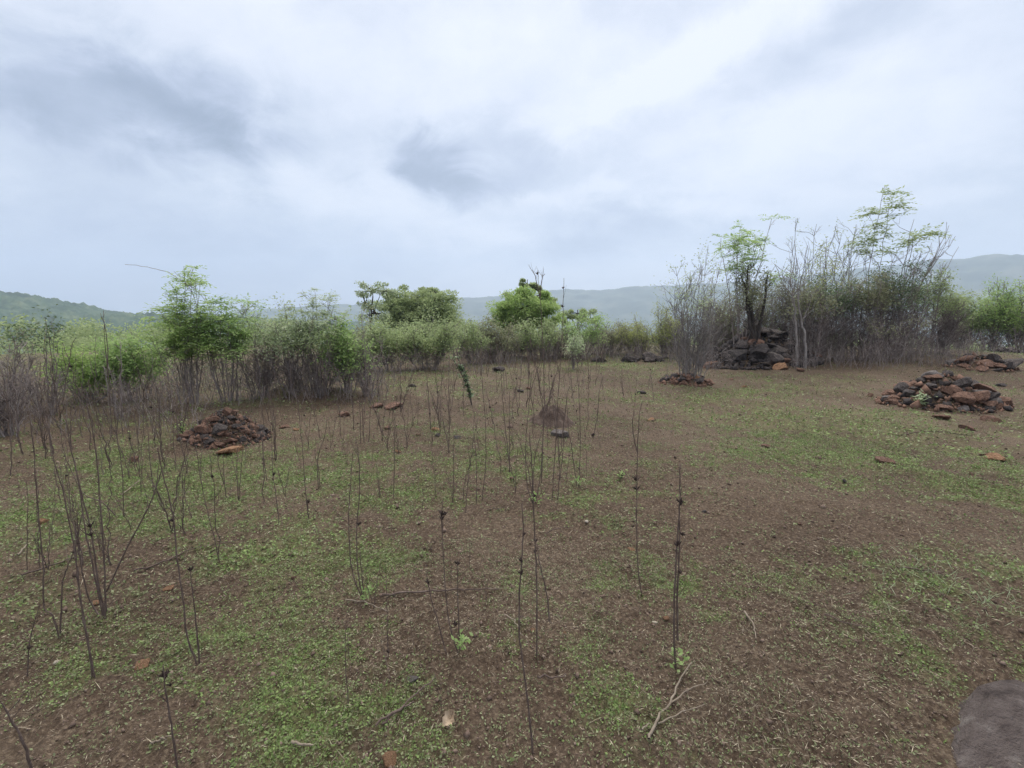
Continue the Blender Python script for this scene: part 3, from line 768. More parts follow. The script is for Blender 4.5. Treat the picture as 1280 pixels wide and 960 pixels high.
stalk('short broken stalk with a dark seed head by the bottom left edge', [[(222, 962), (214, 905), (207, 865), (204, 832)]], [(206, 844, 16), (213, 856, 8)], r=.0046)
stalk('thin leaning stalk with one dark knot at the left edge', [[(33, 845), (36, 810), (44, 775), (50, 755)]], [(37, 810, 8)], r=.0035)
stalk('thin upright stalk at the far left edge', [[(33, 714), (34, 680), (35, 630), (33, 600)]], [], r=.003)
stalk('slender single stalk leaning left in front of the left heap', [[(275, 705), (268, 672), (262, 650), (252, 604), (247, 572), (242, 545)]], [], r=.0036)
stalk('short stub with a ragged head between thin left stalks', [[(386, 651), (385, 638), (384, 624)]], [(384, 628, 9)], r=.004)
stalk('forked stalk left of the left stone heap', [[(193, 622), (187, 570), (185, 545), (182, 520)], [(193, 621), (197, 595), (200, 570)]], [], r=.0038)
stalk('thin curved stalk just below the left stone heap', [[(242, 648), (233, 628), (228, 605), (219, 575)]], [], r=.003)
stalk('two stemmed stalk rising before the orange slab', [[(283, 621), (280, 595), (279, 568)], [(280, 605), (274, 585), (271, 565)]], [], r=.0036)
stalk('small broom shaped stalk before the orange slab', [[(298, 626), (296, 598), (289, 572)], [(298, 624), (301, 595), (303, 560)], [(298, 620), (296, 590), (297, 560)]], [], r=.003)
stalk('thin upright stalk right of the left heap', [[(334, 602), (329, 568), (327, 548)]], [], r=.003)
stalk('long thin stalk with a knot right of the left heap', [[(349, 657), (345, 620), (341, 590), (340, 560), (338, 528)]], [(342, 593, 6)], r=.0034)
stalk('tall thin stalk bending left in the left middle', [[(386, 651), (381, 605), (378, 560), (374, 520), (370, 490)]], [], r=.0036)
stalk('forked dark stalk beside a pale chip', [[(398, 609), (397, 575), (406, 545), (409, 525)], [(400, 609), (398, 585), (393, 565)]], [], r=.0032)
stalk('small broom of three stems on the left middle bank', [[(451, 554), (450, 512), (448, 485)], [(455, 553), (453, 518), (452, 490)], [(461, 552), (463, 505)]], [], r=.0032)
stalk('tall knotted stalk with two stems left of the middle', [[(455, 751), (447, 712), (446, 660), (449, 620), (449, 580), (447, 555)], [(455, 748), (440, 712), (436, 662), (437, 620), (441, 565)], [(455, 745), (452, 715), (450, 690)]], [(448, 655, 7)], r=.0044, shoot=True)
stalk('thin tall stalk above the pink stone left of centre', [[(491, 625), (493, 580), (493, 540), (492, 505)]], [], r=.003)
stalk('short forked stalk leaning right near the middle', [[(580, 628), (580, 607), (591, 570)]], [], r=.004)
stalk('tall slightly bent stalk left of the middle cluster', [[(602, 627), (607, 580), (607, 530), (603, 480), (600, 440)]], [], r=.0036)
stalk('thin upright stalk between two taller ones, middle', [[(566, 629), (567, 580), (567, 545)]], [], r=.003)
stalk('spindly stalk beside the bent stalk, middle', [[(596, 630), (595, 570), (591, 535)]], [], r=.0028)
stalk('stubby stalk with a dark double head, middle', [[(553, 668), (553, 650), (552, 634)]], [(552, 648, 9), (557, 642, 7)], r=.004)
stalk('dark stalk behind the flat orange slab', [[(561, 530), (561, 490), (562, 450)]], [], r=.004)
stalk('thin stalk left of the flat orange slab', [[(538, 537), (536, 500), (533, 468)]], [], r=.0034)
stalk('clump of three bare stalks with a fresh shoot, lower middle', [[(574, 816), (562, 780), (557, 740), (554, 690), (552, 650), (553, 625)], [(575, 813), (573, 770), (572, 730), (572, 698)], [(558, 790), (547, 775), (540, 752), (535, 728), (533, 715)]],
      [(552, 643, 10), (572, 704, 9), (569, 780, 9), (535, 728, 8)], r=.0042, shoot=True)
stalk('thin single stalk left of the lower middle clump', [[(485, 822), (484, 775), (483, 725)]], [(485, 815, 7)], r=.003)
stalk('hair thin stalk in the lower left greenery', [[(436, 885), (432, 830), (432, 780)]], [], r=.0028)
stalk('tall thin stalk with dark knots reaching the bottom edge', [[(667, 940), (660, 880), (655, 840), (649, 787), (651, 712), (654, 665), (652, 630)]], [(652, 701, 9), (652, 716, 9), (655, 668, 6)], r=.0046)
stalk('tall double stalk in the very middle', [[(671, 822), (671, 740), (669, 680), (667, 640), (665, 590), (662, 540)], [(687, 777), (683, 740), (675, 705), (671, 680)]], [(670, 676, 7), (669, 690, 7)], r=.0046)
stalk('forked stalk clump with green leaves at its foot', [[(667, 629), (659, 605), (657, 560), (660, 520), (662, 490), (665, 462)], [(667, 629), (667, 595), (669, 568), (676, 545), (680, 530)], [(669, 629), (676, 590), (678, 555), (681, 520)], [(666, 627), (661, 590), (652, 560), (648, 545)]],
      [(667, 622, 9)], r=.0042, shoot=True)
stalk('very tall stalk with a spread seed top against the far hill', [[(690, 624), (693, 580), (696, 530), (698, 490), (701, 450), (703, 410), (704, 380), (705, 348)]], [(703, 383, 5), (704, 360, 4), (701, 440, 4)], r=.0042, twigs=6)
stalk('very tall stalk before the bright tree, top forked', [[(677, 602), (679, 540), (680, 480), (678, 420), (675, 370), (672, 338)], [(675, 372), (669, 345), (666, 338)], [(675, 372), (678, 348), (681, 342)]], [(672, 342, 5)], r=.004, twigs=5)
stalk('pair of upright stalks with a yellow green shoot', [[(721, 608), (715, 560), (711, 540), (708, 500)], [(724, 606), (725, 560), (724, 500), (721, 462)]], [], r=.0042, shoot=True)
stalk('slender stalk pair left of the forked clump', [[(638, 590), (634, 555), (630, 520), (627, 480), (626, 455)], [(637, 588), (637, 540), (637, 490)]], [], r=.0038)
stalk('dark footed stalk right of the earth mound', [[(741, 547), (747, 520), (749, 490), (754, 470)]], [(741, 544, 7)], r=.0036)
stalk('single stalk with two dark knots right of the middle', [[(803, 742), (797, 700), (796, 655), (796, 610), (797, 560), (799, 520), (803, 500)], [(797, 566), (792, 545), (790, 520)]], [(795, 599, 9), (796, 611, 9)], r=.0042)
stalk('thick dark double stalk with knotted seed heads at right', [[(845, 834), (843, 790), (844, 720), (848, 660), (850, 620), (850, 580)], [(847, 800), (847, 740), (849, 690), (850, 650)]], [(851, 628, 12), (847, 680, 10), (853, 668, 8), (850, 716, 7)], r=.0062, shoot=True)
stalk('pair of thin stalks before the earth mound', [[(697, 625), (699, 580), (694, 530), (690, 495)], [(700, 600), (704, 560), (705, 520)]], [], r=.0032)
stalk('thin tall stalk leaning right behind the big left clump', [[(154, 646), (153, 590), (148, 555), (143, 520), (139, 480)]], [], r=.0036)
stalk('arched brown branch rooted behind the big left clump', [[(149, 646), (128, 628), (108, 620), (99, 608), (88, 585), (77, 562)]], [], r=.006)
stalk('thin stalk left of the left heap leaning over', [[(174, 559), (170, 530), (166, 510), (160, 478)]], [], r=.0034)
stalk('tall bare stalk rising against the left hill', [[(140, 545), (136, 480), (131, 430), (129, 388)], [(135, 470), (133, 420), (126, 392)]], [], r=.0045, twigs=5)
stalk('tall dark stalk leaning left against the left hill', [[(72, 520), (67, 470), (61, 420), (56, 396)]], [], r=.005, twigs=4)
stalk('blurred thick stalk cut by the lower left corner', [[(42, 965), (30, 930), (14, 900), (2, 878)]], [], r=.006)

# thinner stalks that stand in number: eight shapes, copied
def stalk_proto(k):
    rng = np.random.default_rng(300 + k)
    root = empty('dry_stalk', (0, 0, 0)); ns = [1, 1, 2, 1, 3, 1, 2, 4][k]
    for s in range(ns):
        a = rng.uniform(0, 2 * PI); sp = rng.uniform(.03, .22) if ns == 1 else rng.uniform(.06, .22)
        h = 1.0 if s == 0 else rng.uniform(.55, .95)
        u = np.linspace(0, 1, 6)
        P = np.stack([np.cos(a) * sp * u ** 1.4, np.sin(a) * sp * u ** 1.4, -.03 + (h + .03) * u], -1)
        Q_ = smooth_line(P, 3, rng, .007); th = rng.uniform(.75, 1.25)
        b = MB(); stem_geom(b, Q_,   .0043 * th, .0021 * th, rng, 5)
        for f_ in range(rng.integers(0, 3)):                       # a fork part way up
            i_ = rng.integers(4, 10); e_ = rv(1, rng)[0] * .16; e_[2] = rng.uniform(.12, .4)
            b.tube(smooth_line([Q_[i_], Q_[i_] + e_ * [.8, .8, .45], Q_[i_] + e_], 3, rng, .004), np.linspace(.0024 * th, .0014 * th, 7), 4)
        b.build('stem', M['stalk' if k != 5 else 'stalk_pale'], root)
    if k in (1, 6):
        b = MB(); head_geom(b, P[4], .026, rng); b.build('seed_head', M['head'], root, smooth=False)
    return root
PROTO = [stalk_proto(k) for k in range(8)]
USED = set()
def put_stalk(k, x, y, h, label, group, lean=(0, 0)):
    src = PROTO[k]
    if k in USED:
        r = src.copy(); C.objects.link(r)
        for ch in src.children:
            c = ch.copy(); C.objects.link(c); c.parent = r
    else: r = src; USED.add(k)
    r.location = (x, y, zt(x, y)); r.scale = (h, h, h); r.rotation_euler = (lean[0], lean[1], random.uniform(0, 2 * PI))
    tag(r, label, 'dry stalk', group)
ZONES = [((0, 150), (505, 600), 18, (.6, 1.4), 'bare thin stalk in the crowd at the left edge before the brown shrubs'),
         ((150, 240), (500, 600), 12, (.5, 1.2), 'bare thin stalk between the left shrubs and the left stone heap'),
         ((300, 440), (500, 640), 14, (.4, 1.0), 'slim bare stalk right of the left stone heap'),
         ((440, 600), (468, 560), 20, (.4, 1.1), 'slim bare stalk in the scatter before the broad crowned tree'),
         ((440, 600), (560, 650), 9, (.3, .8), 'short bare stalk on the soil left of the middle cluster'),
         ((600, 745), (465, 545), 22, (.5, 1.2), 'upright bare stalk in the crowd around the earth mound'),
         ((620, 750), (545, 620), 8, (.4, .9), 'bare stalk in the middle cluster below the earth mound'),
         ((745, 840), (462, 560), 7, (.3, .9), 'thin lone stalk right of the earth mound'),
         ((20, 300), (600, 720), 12, (.3, .8), 'small bare stalk among the left foreground clumps'),
         ((420, 620), (690, 900), 7, (.12, .3), 'short dead stub low on the left of the foreground soil'),
         ((440, 760), (448, 468), 24, (.8, 1.5), 'distant thin stalk at the far edge before the green bushes')]
for (x0, x1), (y0, y1), n, (h0, h1), lab in ZONES:
    n = int(n * 1.45)
    for i in range(n):
        px = x0 + (x1 - x0) * (i + random.random()) / n; py = random.uniform(y0, y1)
        g = ground(px, py)
        put_stalk(random.randrange(8), g[0], g[1], random.uniform(h0, h1), lab, lab.split(' ', 1)[1].replace('stalk', 'stalks'), (random.gauss(0, .05), random.gauss(0, .07)))

# ------------------------------------------------------------------ fallen twigs, leaf, small plants
def twig(label, pts, r, mat='stalk', sub=(), lift=.02):
    P = []
    for (px, py) in pts:
        g = ground(px, py); P.append([g[0], g[1], zt(g[0], g[1]) + lift])
    P = np.array(P); o0 = P[0].copy(); rng = np.random.default_rng(pts[0][0])
    b = MB(); b.tube(smooth_line(P - o0, 5, rng, .003), np.linspace(r, r * .45, 5 * (len(P) - 1) + 1 if len(P) > 2 else 11), 5)
    for sb in sub:
        Q = np.array([[*(g := ground(*q))[:2], zt(g[0], g[1]) + lift] for q in sb]) - o0
        b.tube(smooth_line(Q, 4, rng, .002), np.linspace(r * .7, r * .3, 4 * (len(Q) - 1) + 1 if len(Q) > 2 else 9), 4)
    o = b.build('fallen_twig', M[mat]); o.location = o0; tag(o, label, 'twig', 'twigs fallen on the soil')
twig('pale forked twig lying below the thick dark double stalk', [(811, 932), (820, 905), (835, 878), (852, 850), (864, 832)], .006, 'twig_pale', [[(822, 908), (845, 898), (880, 887)], [(838, 878), (860, 866), (885, 858)], [(801, 922), (812, 908)]])
twig('long dark twig lying across the lower middle stalks', [(478, 745), (530, 744), (580, 741), (626, 742)], .006)
twig('long dark stem lying across the left foreground', [(28, 724), (70, 708), (100, 696), (118, 690)], .006)
twig('dark stem lying left of the tall two stemmed stalk', [(168, 718), (205, 704), (240, 688), (300, 676)], .006)
twig('dark thin stem lying in the bottom left greenery', [(470, 912), (505, 888), (545, 852)], .005)
twig('short dark twig lying left of the pale dry leaf', [(478, 908), (500, 895), (520, 885)], .006)
twig('dark twig lying under the green patch right of the middle', [(672, 852), (690, 849), (708, 849)], .005)
twig('thin dark twig lying on middle soil left of the white chip', [(682, 669), (700, 666), (715, 661)], .004)
twig('thin dark twig lying near the stubby headed stalk', [(608, 641), (630, 638), (645, 634)], .004)
twig('curved pale twig lying by the tall knotted stalk', [(432, 754), (455, 757), (484, 769)], .004, 'twig_pale')
twig('pale twig tip lying left of the knotted bottom stalk', [(630, 774), (645, 783), (653, 800)], .004, 'twig_pale')
twig('dark twig lying on the right bare soil', [(1120, 712), (1150, 716), (1178, 719)], .006)
twig('pale thin twig in the right dry grass', [(930, 768), (940, 785), (945, 802)], .005, 'twig_pale')
twig('long thin twig lying in front of the wide cairn', [(1120, 545), (1165, 540), (1215, 545)], .008)
twig('pale twig lying on the far left weeds', [(152, 620), (175, 604)], .006, 'twig_pale')
twig('bent pale twig near the left edge', [(22, 697), (32, 690), (38, 684)], .006, 'twig_pale')
twig('thin dark twig near the lower right boulder', [(1030, 772), (1060, 783), (1085, 788)], .004)
twig('pale twig cut by the bottom left edge', [(190, 934), (216, 927)], .005, 'twig_pale')
twig('pale twig by the bottom edge left of the dry leaf', [(365, 935), (392, 938)], .006, 'twig_pale')

def dry_leaf():
    g = ground(560, 902); rng = np.random.default_rng(4)
    n, k = 9, 5; V = []
    for i in range(n):
        u = i / (n - 1); w = .021 * math.sin(PI * min(1, u * .93 + .05)) ** .7 * (1 + .22 * math.sin(u * 23))
        for j in range(k):
            v = j / (k - 1) * 2 - 1
            V.append((v * w, (u - .5) * .062, .012 + .016 * v * v * (.5 + u) + .012 * math.sin(u * 5 + v * 2)))
    Q = [(i * k + j, i * k + j + 1, (i + 1) * k + j + 1, (i + 1) * k + j) for i in range(n - 1) for j in range(k - 1)]
    V = np.array(V); V = np.vstack([V, V - [0, 0, .0012]]); m = n * k
    Q2 = [tuple(m + q for q in reversed(f)) for f in Q]
    b = MB(); b.add(V, Q + Q2)
    root = empty('dry_leaf', g); tag(root, 'single pale curled dry leaf lying near the bottom', 'leaf'); root.rotation_euler = (.15, .2, rad(-25))
    b.build('leaf_blade', M['dry_leaf'], root)
    b = MB(); b.tube([(0, -.028, .014), (.004, -.04, .012), (.012, -.052, .006)], [.0012, .001, .0008], 4); b.build('leaf_stalk', M['straw'], root)
dry_leaf()

def plant(name, label, px, py, h, w, n, L, mat, lean=0.0, cat='plant', stems=3):
    g = ground(px, py); rng = np.random.default_rng(int(px)); root = empty(name, g); tag(root, label, cat)
    lv = MB()
    for s in range(stems):
        tip = np.array([lean * h + rng.normal() * w * .5, rng.normal() * w * .4, h * rng.uniform(.75, 1)])
        P = smooth_line([[0, 0, -.02], tip * [.35, .35, .5], tip], 5, rng, .003)
        b = MB(); b.tube(P, np.linspace(.012, .005, len(P)) * max(.4, h), 5); b.build('stem', M['bark_dark'], root)
        m = n // stems; k = rng.integers(2, len(P), m)
        A = P[k] + rng.normal(size=(m, 3)) * .01
        D = rv(m, rng); D[:, 2] = D[:, 2] * .5 + .15; U = rv(m, rng) * .5; U[:, 2] += 1
        lv.leaves(A, D, U, L * rng.uniform(.6, 1.2, m), L * .5, .12)
    lv.build('foliage', M[mat], root, smooth=False)
plant('leafy_plant', 'pale leaved low plant growing at the front of the wide cairn', 1148, 508, .22, .26, 70, .10, 'leaf_pale', stems=7)
plant('leafy_seedling', 'slim leafy plant leaning left behind the middle stalks', 590, 506, .85, .12, 170, .09, 'leaf_dark', lean=-.28, stems=3)
plant('leafy_seedling', 'tiny bright seedling on the soil below the middle cluster', 776, 598, .06, .08, 30, .035, 'leaf_fresh', stems=4)
plant('leafy_seedling', 'green sprig on the left end of the left stone heap', 230, 545, .20, .12, 50, .05, 'leaf_fresh', stems=4)

def rubble():
    """chips and crumbs filling the gaps of the heaps"""
    rng = np.random.default_rng(5)
    base = np.array([[1, 0, 0], [-1, 0, 0], [0, 1, 0], [0, -1, 0], [0, 0, 1], [0, 0, -1]], float)
    tri = np.array([[0, 2, 4], [2, 1, 4], [1, 3, 4], [3, 0, 4], [2, 0, 5], [1, 2, 5], [3, 1, 5], [0, 3, 5]])
    for mat, keys, lab in [('stone_rust', [('cairn', 500, .03), ('second', 200, .03), ('small', 250, .028), ('left', 900, .016)], 'rust brown chips between the stones of the heaps'),
                           ('stone_black', [('big', 1500, .05), ('third', 150, .035), ('left', 500, .016), ('low', 120, .04), ('cairn', 250, .03)], 'blackish chips between the stones of the heaps')]:
        b = MB()
        for key, n, s0 in keys:
            cx, cy_, rx, ry, h = PILES[key]
            r = np.sqrt(rng.random(n)) * 1.12; th = rng.uniform(0, 2 * PI, n)
            x, y = cx + rx * r * np.cos(th), cy_ + ry * r * np.sin(th); s = s0 * rng.lognormal(0, .45, n)
            P = np.stack([x, y, height(x, y) + s * .35], -1)
            V = P[:, None] + base[None] * (s[:, None, None] * rng.uniform(.5, 1.4, (n, 6, 1))) + rng.normal(size=(n, 6, 3)) * s[:, None, None] * .28
            b.add(V.reshape(-1, 3), None, (tri[None] + (np.arange(n) * 6)[:, None, None]).reshape(-1, 3))
        o = b.build('rubble', M[mat], smooth=False); tag(o, lab, 'rubble', kind='stuff')
    b = MB()                       # brushwood caught in the heaps
    for i in range(330):
        cx, cy_, rx, ry, h = PILES['left' if i < 110 else 'big']; k_ = 1 if i < 110 else 3.2
        r, th = math.sqrt(rng.random()) * 1.1, rng.uniform(0, 2 * PI); x, y = cx + rx * r * math.cos(th), cy_ + ry * r * math.sin(th)
        p = np.array([x, y, zt(x, y) + .02]); d = rv(1, rng)[0]; d[2] = abs(d[2]) * .6; l = rng.uniform(.08, .28) * k_
        b.tube(smooth_line([p, p + d * l * .5 + [0, 0, .02], p + d * l], 3, rng, .004), np.linspace(.004, .002, 7) * k_ ** .7, 4)
    o = b.build('brushwood', M['stalk'], smooth=False); tag(o, 'dry twigs caught among the stones of the left heap and the tall dark heap', 'brushwood', kind='stuff')
rubble()

# ------------------------------------------------------------------ shrubs, saplings, trees
def pinnate(b, A, D, rl, k, ll, rng, droop=.35):
    n = len(A)
    if n == 0: return
    D = D / np.linalg.norm(D, axis=1, keepdims=True)
    S = np.cross(D, [0, 0, 1.]); S /= np.linalg.norm(S, axis=1, keepdims=True) + 1e-6
    rl = rl * rng.uniform(.7, 1.25, n)[:, None]
    for j in range(k):
        t = (j + 1) / k
        P = A + D * rl * t - np.array([0, 0, 1]) * rl * droop * t * t
        sd = (1 if j % 2 else -1)
        d = D * .45 + S * sd * (.9 if j < k - 1 else 0) + rng.normal(size=(n, 3)) * .14 + np.array([0, 0, -.25])
        U = rng.normal(size=(n, 3)) * .3 + np.array([0, 0, 1.])
        b.leaves(P, d, U, ll * rng.uniform(.75, 1.2, n), ll * .42, .08)

def shrub(name, label, px, by, top, hw, mat='leaf_mid', bark='bark', n=14, leaf='simple', leafy=(.45, 1.0), dens=1.0, L=.07, twigs=16, lean=0.0, r=.011, cat='shrub',
          group=None, spread=1.0, Y=None, basew=.35, flowers=False, hvar=.62, zbase=None, tl=.2):
    seed = int(px * 31 + by * 7 + top); rng = np.random.default_rng(seed)
    if Y is None: g = ground(px, by)
    else:
        p = at_plane(px, by, Y); g = np.array([p[0], Y, zt(p[0], Y)])
    dg_ = math.hypot(g[0], g[1])
    if Y is None and dg_ > 27.5:
        g = g * (27.5 / dg_); g[2] = zt(g[0], g[1])
    t = g[1] / ray(px, by)[1]
    H = (at_plane(px, top, g[1])[2] - g[2]) * 1.07; W = hw / F * t
    root = empty(name, g); tag(root, label, cat, group)
    anchors, dirs = [], []
    r = max(r * .85, .33 / 480 * t)
    rt = max(.003, .17 / 480 * t)
    for s in range(n):
        a = rng.uniform(0, 2 * PI); q = math.sqrt(rng.random())
        b0 = np.array([math.cos(a), .7 * math.sin(a), 0]) * W * basew * q * rng.uniform(.6, 1)
        h = H * (1 if s == 0 else rng.uniform(1 - hvar, 1.0)) * (1 - .25 * q * q)
        tip = np.array([math.cos(a) * W * q * spread + lean * h, .8 * math.sin(a) * W * q * spread, h])
        zb = float(height(g[0] + b0[0], g[1] + b0[1])) - g[2]
        u = np.linspace(0, 1, 7)[:, None]
        bend = rng.normal(size=3) * W * .10; bend[2] = 0
        P = b0 + (tip - b0) * np.concatenate([u ** 1.25, u ** 1.25, u], 1) + bend * np.sin(u * PI) 
        P[:, 2] += (zb - .05) * (1 - u[:, 0])
        P = smooth_line(P, 2, rng, .012 * H / 3)
        b = MB(); rr = np.linspace(r * rng.uniform(.7, 1.25), max(rt, r * .3), len(P)); b.tube(P, rr, 5)
        for k in range(twigs):
            f = rng.uniform(.18, 1.0); i = min(len(P) - 1, int(f * (len(P) - 1)))
            dv = rv(1, rng)[0]; dv[2] = abs(dv[2]) * .7 + .45; dv[0] += lean * .6; dv /= np.linalg.norm(dv)
            l = H * tl * rng.uniform(.4, 1.1) * (1.15 - .45 * f)
            e = P[i] + dv * l
            if e[2] > H * 1.02: e[2] = H * rng.uniform(.93, 1.02)
            mid = (P[i] + e) / 2 + rng.normal(size=3) * l * .07
            b.tube([P[i], mid, e], [rt * 1.3, rt, rt * .7], 3, cap=False)
            for w_ in range(2):                                # finer side shoots
                q2 = P[i] + (e - P[i]) * rng.uniform(.35, .9); d2 = dv + rv(1, rng)[0] * .8; d2[2] = abs(d2[2])
                e2 = q2 + d2 * l * rng.uniform(.2, .45)
                b.tube([q2, e2], [rt * .8, rt * .55], 3, cap=False)
                anchors.append(e2); dirs.append(d2)
            anchors.append(e); dirs.append(dv)
        for f in (.7, .85, 1.0):
            anchors.append(P[int(f * (len(P) - 1))]); dirs.append(np.array([rng.normal() * .5, rng.normal() * .5, 1.]))
        b.build('stem', M[bark], root)
    A, D = np.array(anchors), np.array(dirs)
    f = A[:, 2] / H
    keep = rng.random(len(A)) < dens * sstep(leafy[0] - .12, leafy[0] + .12, f) * (1 - .999 * sstep(leafy[1], leafy[1] + .15, f))
    A, D = A[keep], D[keep]
    lv = MB()
    if len(A):
        if leaf == 'pinnate':
            m = 5
            A3 = np.repeat(A, m, 0); D3 = np.repeat(D, m, 0) + rv(len(A3), rng) * 1.0; D3[:, 2] = D3[:, 2] * .4 + .12
            pinnate(lv, A3, D3, L * 3.6, 9, L, rng)
        else:
            m = 14
            A3 = np.repeat(A, m, 0) + rng.normal(size=(len(A) * m, 3)) * L * 1.5
            D3 = rv(len(A3), rng); D3[:, 2] = D3[:, 2] * .6 + .1; U = rv(len(A3), rng) * .7; U[:, 2] += .8
            lv.leaves(A3, D3, U, L * rng.uniform(.6, 1.3, len(A3)), L * .55, .12)
        lv.build('foliage', M[mat], root, smooth=False)
    return root

def tree(name, label, px, by, Y, crowns, mat, trunk_r=.12, dens=1.0, L=.11, bark='bark_dark', clumps=46, tuft=None):
    rng = np.random.default_rng(int(px * 17))
    p = at_plane(px, by, Y); g = np.array([p[0], Y, zt(p[0], Y)])
    root = empty(name, g); tag(root, label, 'tree', 'trees beyond the clearing')
    t = Y / ray(px, by)[1]
    c0 = at_plane(crowns[0][0], crowns[0][1], Y) - g
    b = MB(); b.tube(smooth_line([[0, 0, -.1], c0 * [.3, .3, .35], c0 * [.8, .8, .8], c0 + [0, 0, .2]], 4, rng, .02), np.linspace(trunk_r, trunk_r * .35, 13), 7); b.build('trunk', M[bark], root)
    lv = MB()
    for ci, (cx, cy_, rx, ry) in enumerate(crowns):
        c = at_plane(cx, cy_, Y) - g; RX, RZ = rx / F * t, ry / F * t; RY = (RX + RZ) / 2
        b = MB(); b.tube(smooth_line([c0 * [.3, .3, .4], (c0 * .4 + c * .5), c], 4, rng, .02), np.linspace(trunk_r * .6, trunk_r * .2, 9), 5)
        nc = max(6, int(clumps * rx * ry / 1200))
        for k in range(nc):
            v = rv(1, rng)[0]; v[2] = v[2] * .95 + .12
            q = c + v * [RX, RY, RZ] * rng.uniform(.55, 1.0)
            b.tube([c, (c + q) / 2 + rng.normal(size=3) * .05, q], [.03, .022, .012], 3, cap=False)
            cr = rng.uniform(.16, .30) * (RX + RZ) / 2 * 1.2
            m = int(190 * dens)
            w = rv(m, rng); w[:, 2] = w[:, 2] * .75
            P = q + w * cr * (rng.random(m) ** .45)[:, None] * np.array([1.25, 1.1, .8])
            U = w * .6 + rv(m, rng) * .5; U[:, 2] += .7; D = w + rv(m, rng) * .8
            lv.leaves(P, D, U, L * rng.uniform(.6, 1.3, m), L * .55, .12)
        b.build('limb', M[bark], root)
    lv.build('crown', M[mat], root, smooth=False)
    return root

G1, G2, G3 = 'shrubs along the left edge of the clearing', 'bushes along the far edge of the clearing', 'thicket around the dark rock heap'
# left edge
shrub('bare_shrub', 'dense purple brown bare shrub at the left edge', 10, 545, 418, 44, 'leaf_olive', n=20, leafy=(.8, 1), dens=.25, L=.045, twigs=22, group=G1)
shrub('bare_shrub', 'bare shrub with dark olive tops right of the leftmost shrub', 58, 517, 402, 30, 'leaf_dark', n=14, leafy=(.72, 1), dens=.75, L=.05, twigs=16, group=G1)
shrub('green_shrub', 'low yellow green leafy bush before the left hill', 110, 503, 430, 44, 'leaf_bright', n=14, leafy=(.34, 1), dens=.9, L=.06, twigs=16, group=G1)
shrub('green_shrub', 'low fresh green bush left of the tall feathery shrub', 170, 500, 418, 36, 'leaf_fresh', n=14, leafy=(.34, 1), dens=.85, L=.06, twigs=16, group=G1)
shrub('bare_shrub', 'few dark upright stems standing before the low green bushes', 150, 524, 415, 15, 'leaf_olive', n=7, leafy=(.85, 1), dens=.3, L=.05, twigs=8, group=G1)
t5 = shrub('green_shrub', 'tallest feathery light green shrub left of the clearing', 240, 505, 338, 42, 'leaf_bright', n=16, leaf='pinnate', leafy=(.38, 1), dens=.62, L=.062, twigs=11, group=G1, hvar=.5, tl=.16)
g5 = ground(240, 505); pts = [at_plane(x, y, g5[1]) - g5 for (x, y) in [(262, 440), (240, 365), (214, 343), (190, 335), (156, 330)]]
b = MB(); b.tube(smooth_line(pts, 5, np.random.default_rng(1), .008), np.linspace(.006, .003, 21), 4); b.build('arching_twig', M['bark'], t5)
shrub('green_shrub', 'deep green feathery shrub right of the tallest one', 286, 502, 366, 34, 'leaf_fresh', n=14, leaf='pinnate', leafy=(.42, 1), dens=.6, L=.065, twigs=13, group=G1, hvar=.4)
shrub('bare_shrub', 'grey twiggy nearly leafless shrub behind the left stone heap', 325, 498, 386, 38, 'leaf_pale', n=22, leafy=(.6, 1), dens=.35, L=.05, twigs=22, group=G1)
shrub('bare_shrub', 'pale grey green twiggy shrub in the left middle', 366, 494, 386, 36, 'leaf_pale', n=20, leafy=(.5, 1), dens=.6, L=.05, twigs=20, group=G1)
shrub('green_shrub', 'sparse tall pale leaved shrub in the left middle', 404, 492, 349, 36, 'leaf_pale', n=11, leaf='pinnate', leafy=(.45, 1), dens=.4, L=.055, twigs=10, group=G1, hvar=.5)
shrub('bare_shrub', 'purple brown bare stems massed below the pale leaved shrub', 398, 493, 415, 44, 'leaf_mid', n=26, leafy=(.75, 1), dens=.5, L=.05, twigs=20, group=G1)
shrub('green_shrub', 'small bright bush beside the purple brown stems', 436, 488, 400, 30, 'leaf_fresh', n=14, leafy=(.36, 1), dens=.8, L=.065, twigs=14, group=G1)
shrub('bare_shrub', 'upright bare grey stems before the broad crowned tree', 462, 494, 392, 22, 'leaf_olive', n=16, leafy=(.8, 1), dens=.3, L=.045, twigs=14, group=G1)
# far edge
tree('broad_tree', 'dark grey green broad crowned tree behind the left middle bushes', 520, 455, 27, [(535, 384, 42, 22), (497, 388, 34, 20), (548, 408, 36, 34), (520, 410, 50, 26), (545, 366, 22, 12), (512, 376, 30, 18), (525, 395, 50, 24)], 'leaf_mid', dens=.9, L=.13, clumps=44)
tree('slim_tree', 'slim pale tree rising left of the broad crowned tree', 463, 455, 25, [(466, 364, 20, 12), (482, 364, 12, 11), (456, 380, 16, 12), (470, 392, 24, 14)], 'leaf_pale', trunk_r=.04, dens=.35, L=.12, clumps=46)
tree('bright_tree', 'bright green rounded tree with a dark tuft, centre', 655, 450, 23, [(654, 388, 42, 24), (640, 402, 26, 22), (676, 402, 28, 22), (663, 372, 26, 12), (632, 392, 14, 18)], 'leaf_bright', dens=1.15, L=.11, clumps=52)
tree('slim_tree', 'slim dark tree whose tuft tops the bright green tree', 660, 450, 25.5, [(659, 355, 13, 8), (641, 378, 12, 14), (684, 386, 14, 12), (668, 362, 9, 5)], 'leaf_mid', trunk_r=.05, dens=.9, L=.11, clumps=70)
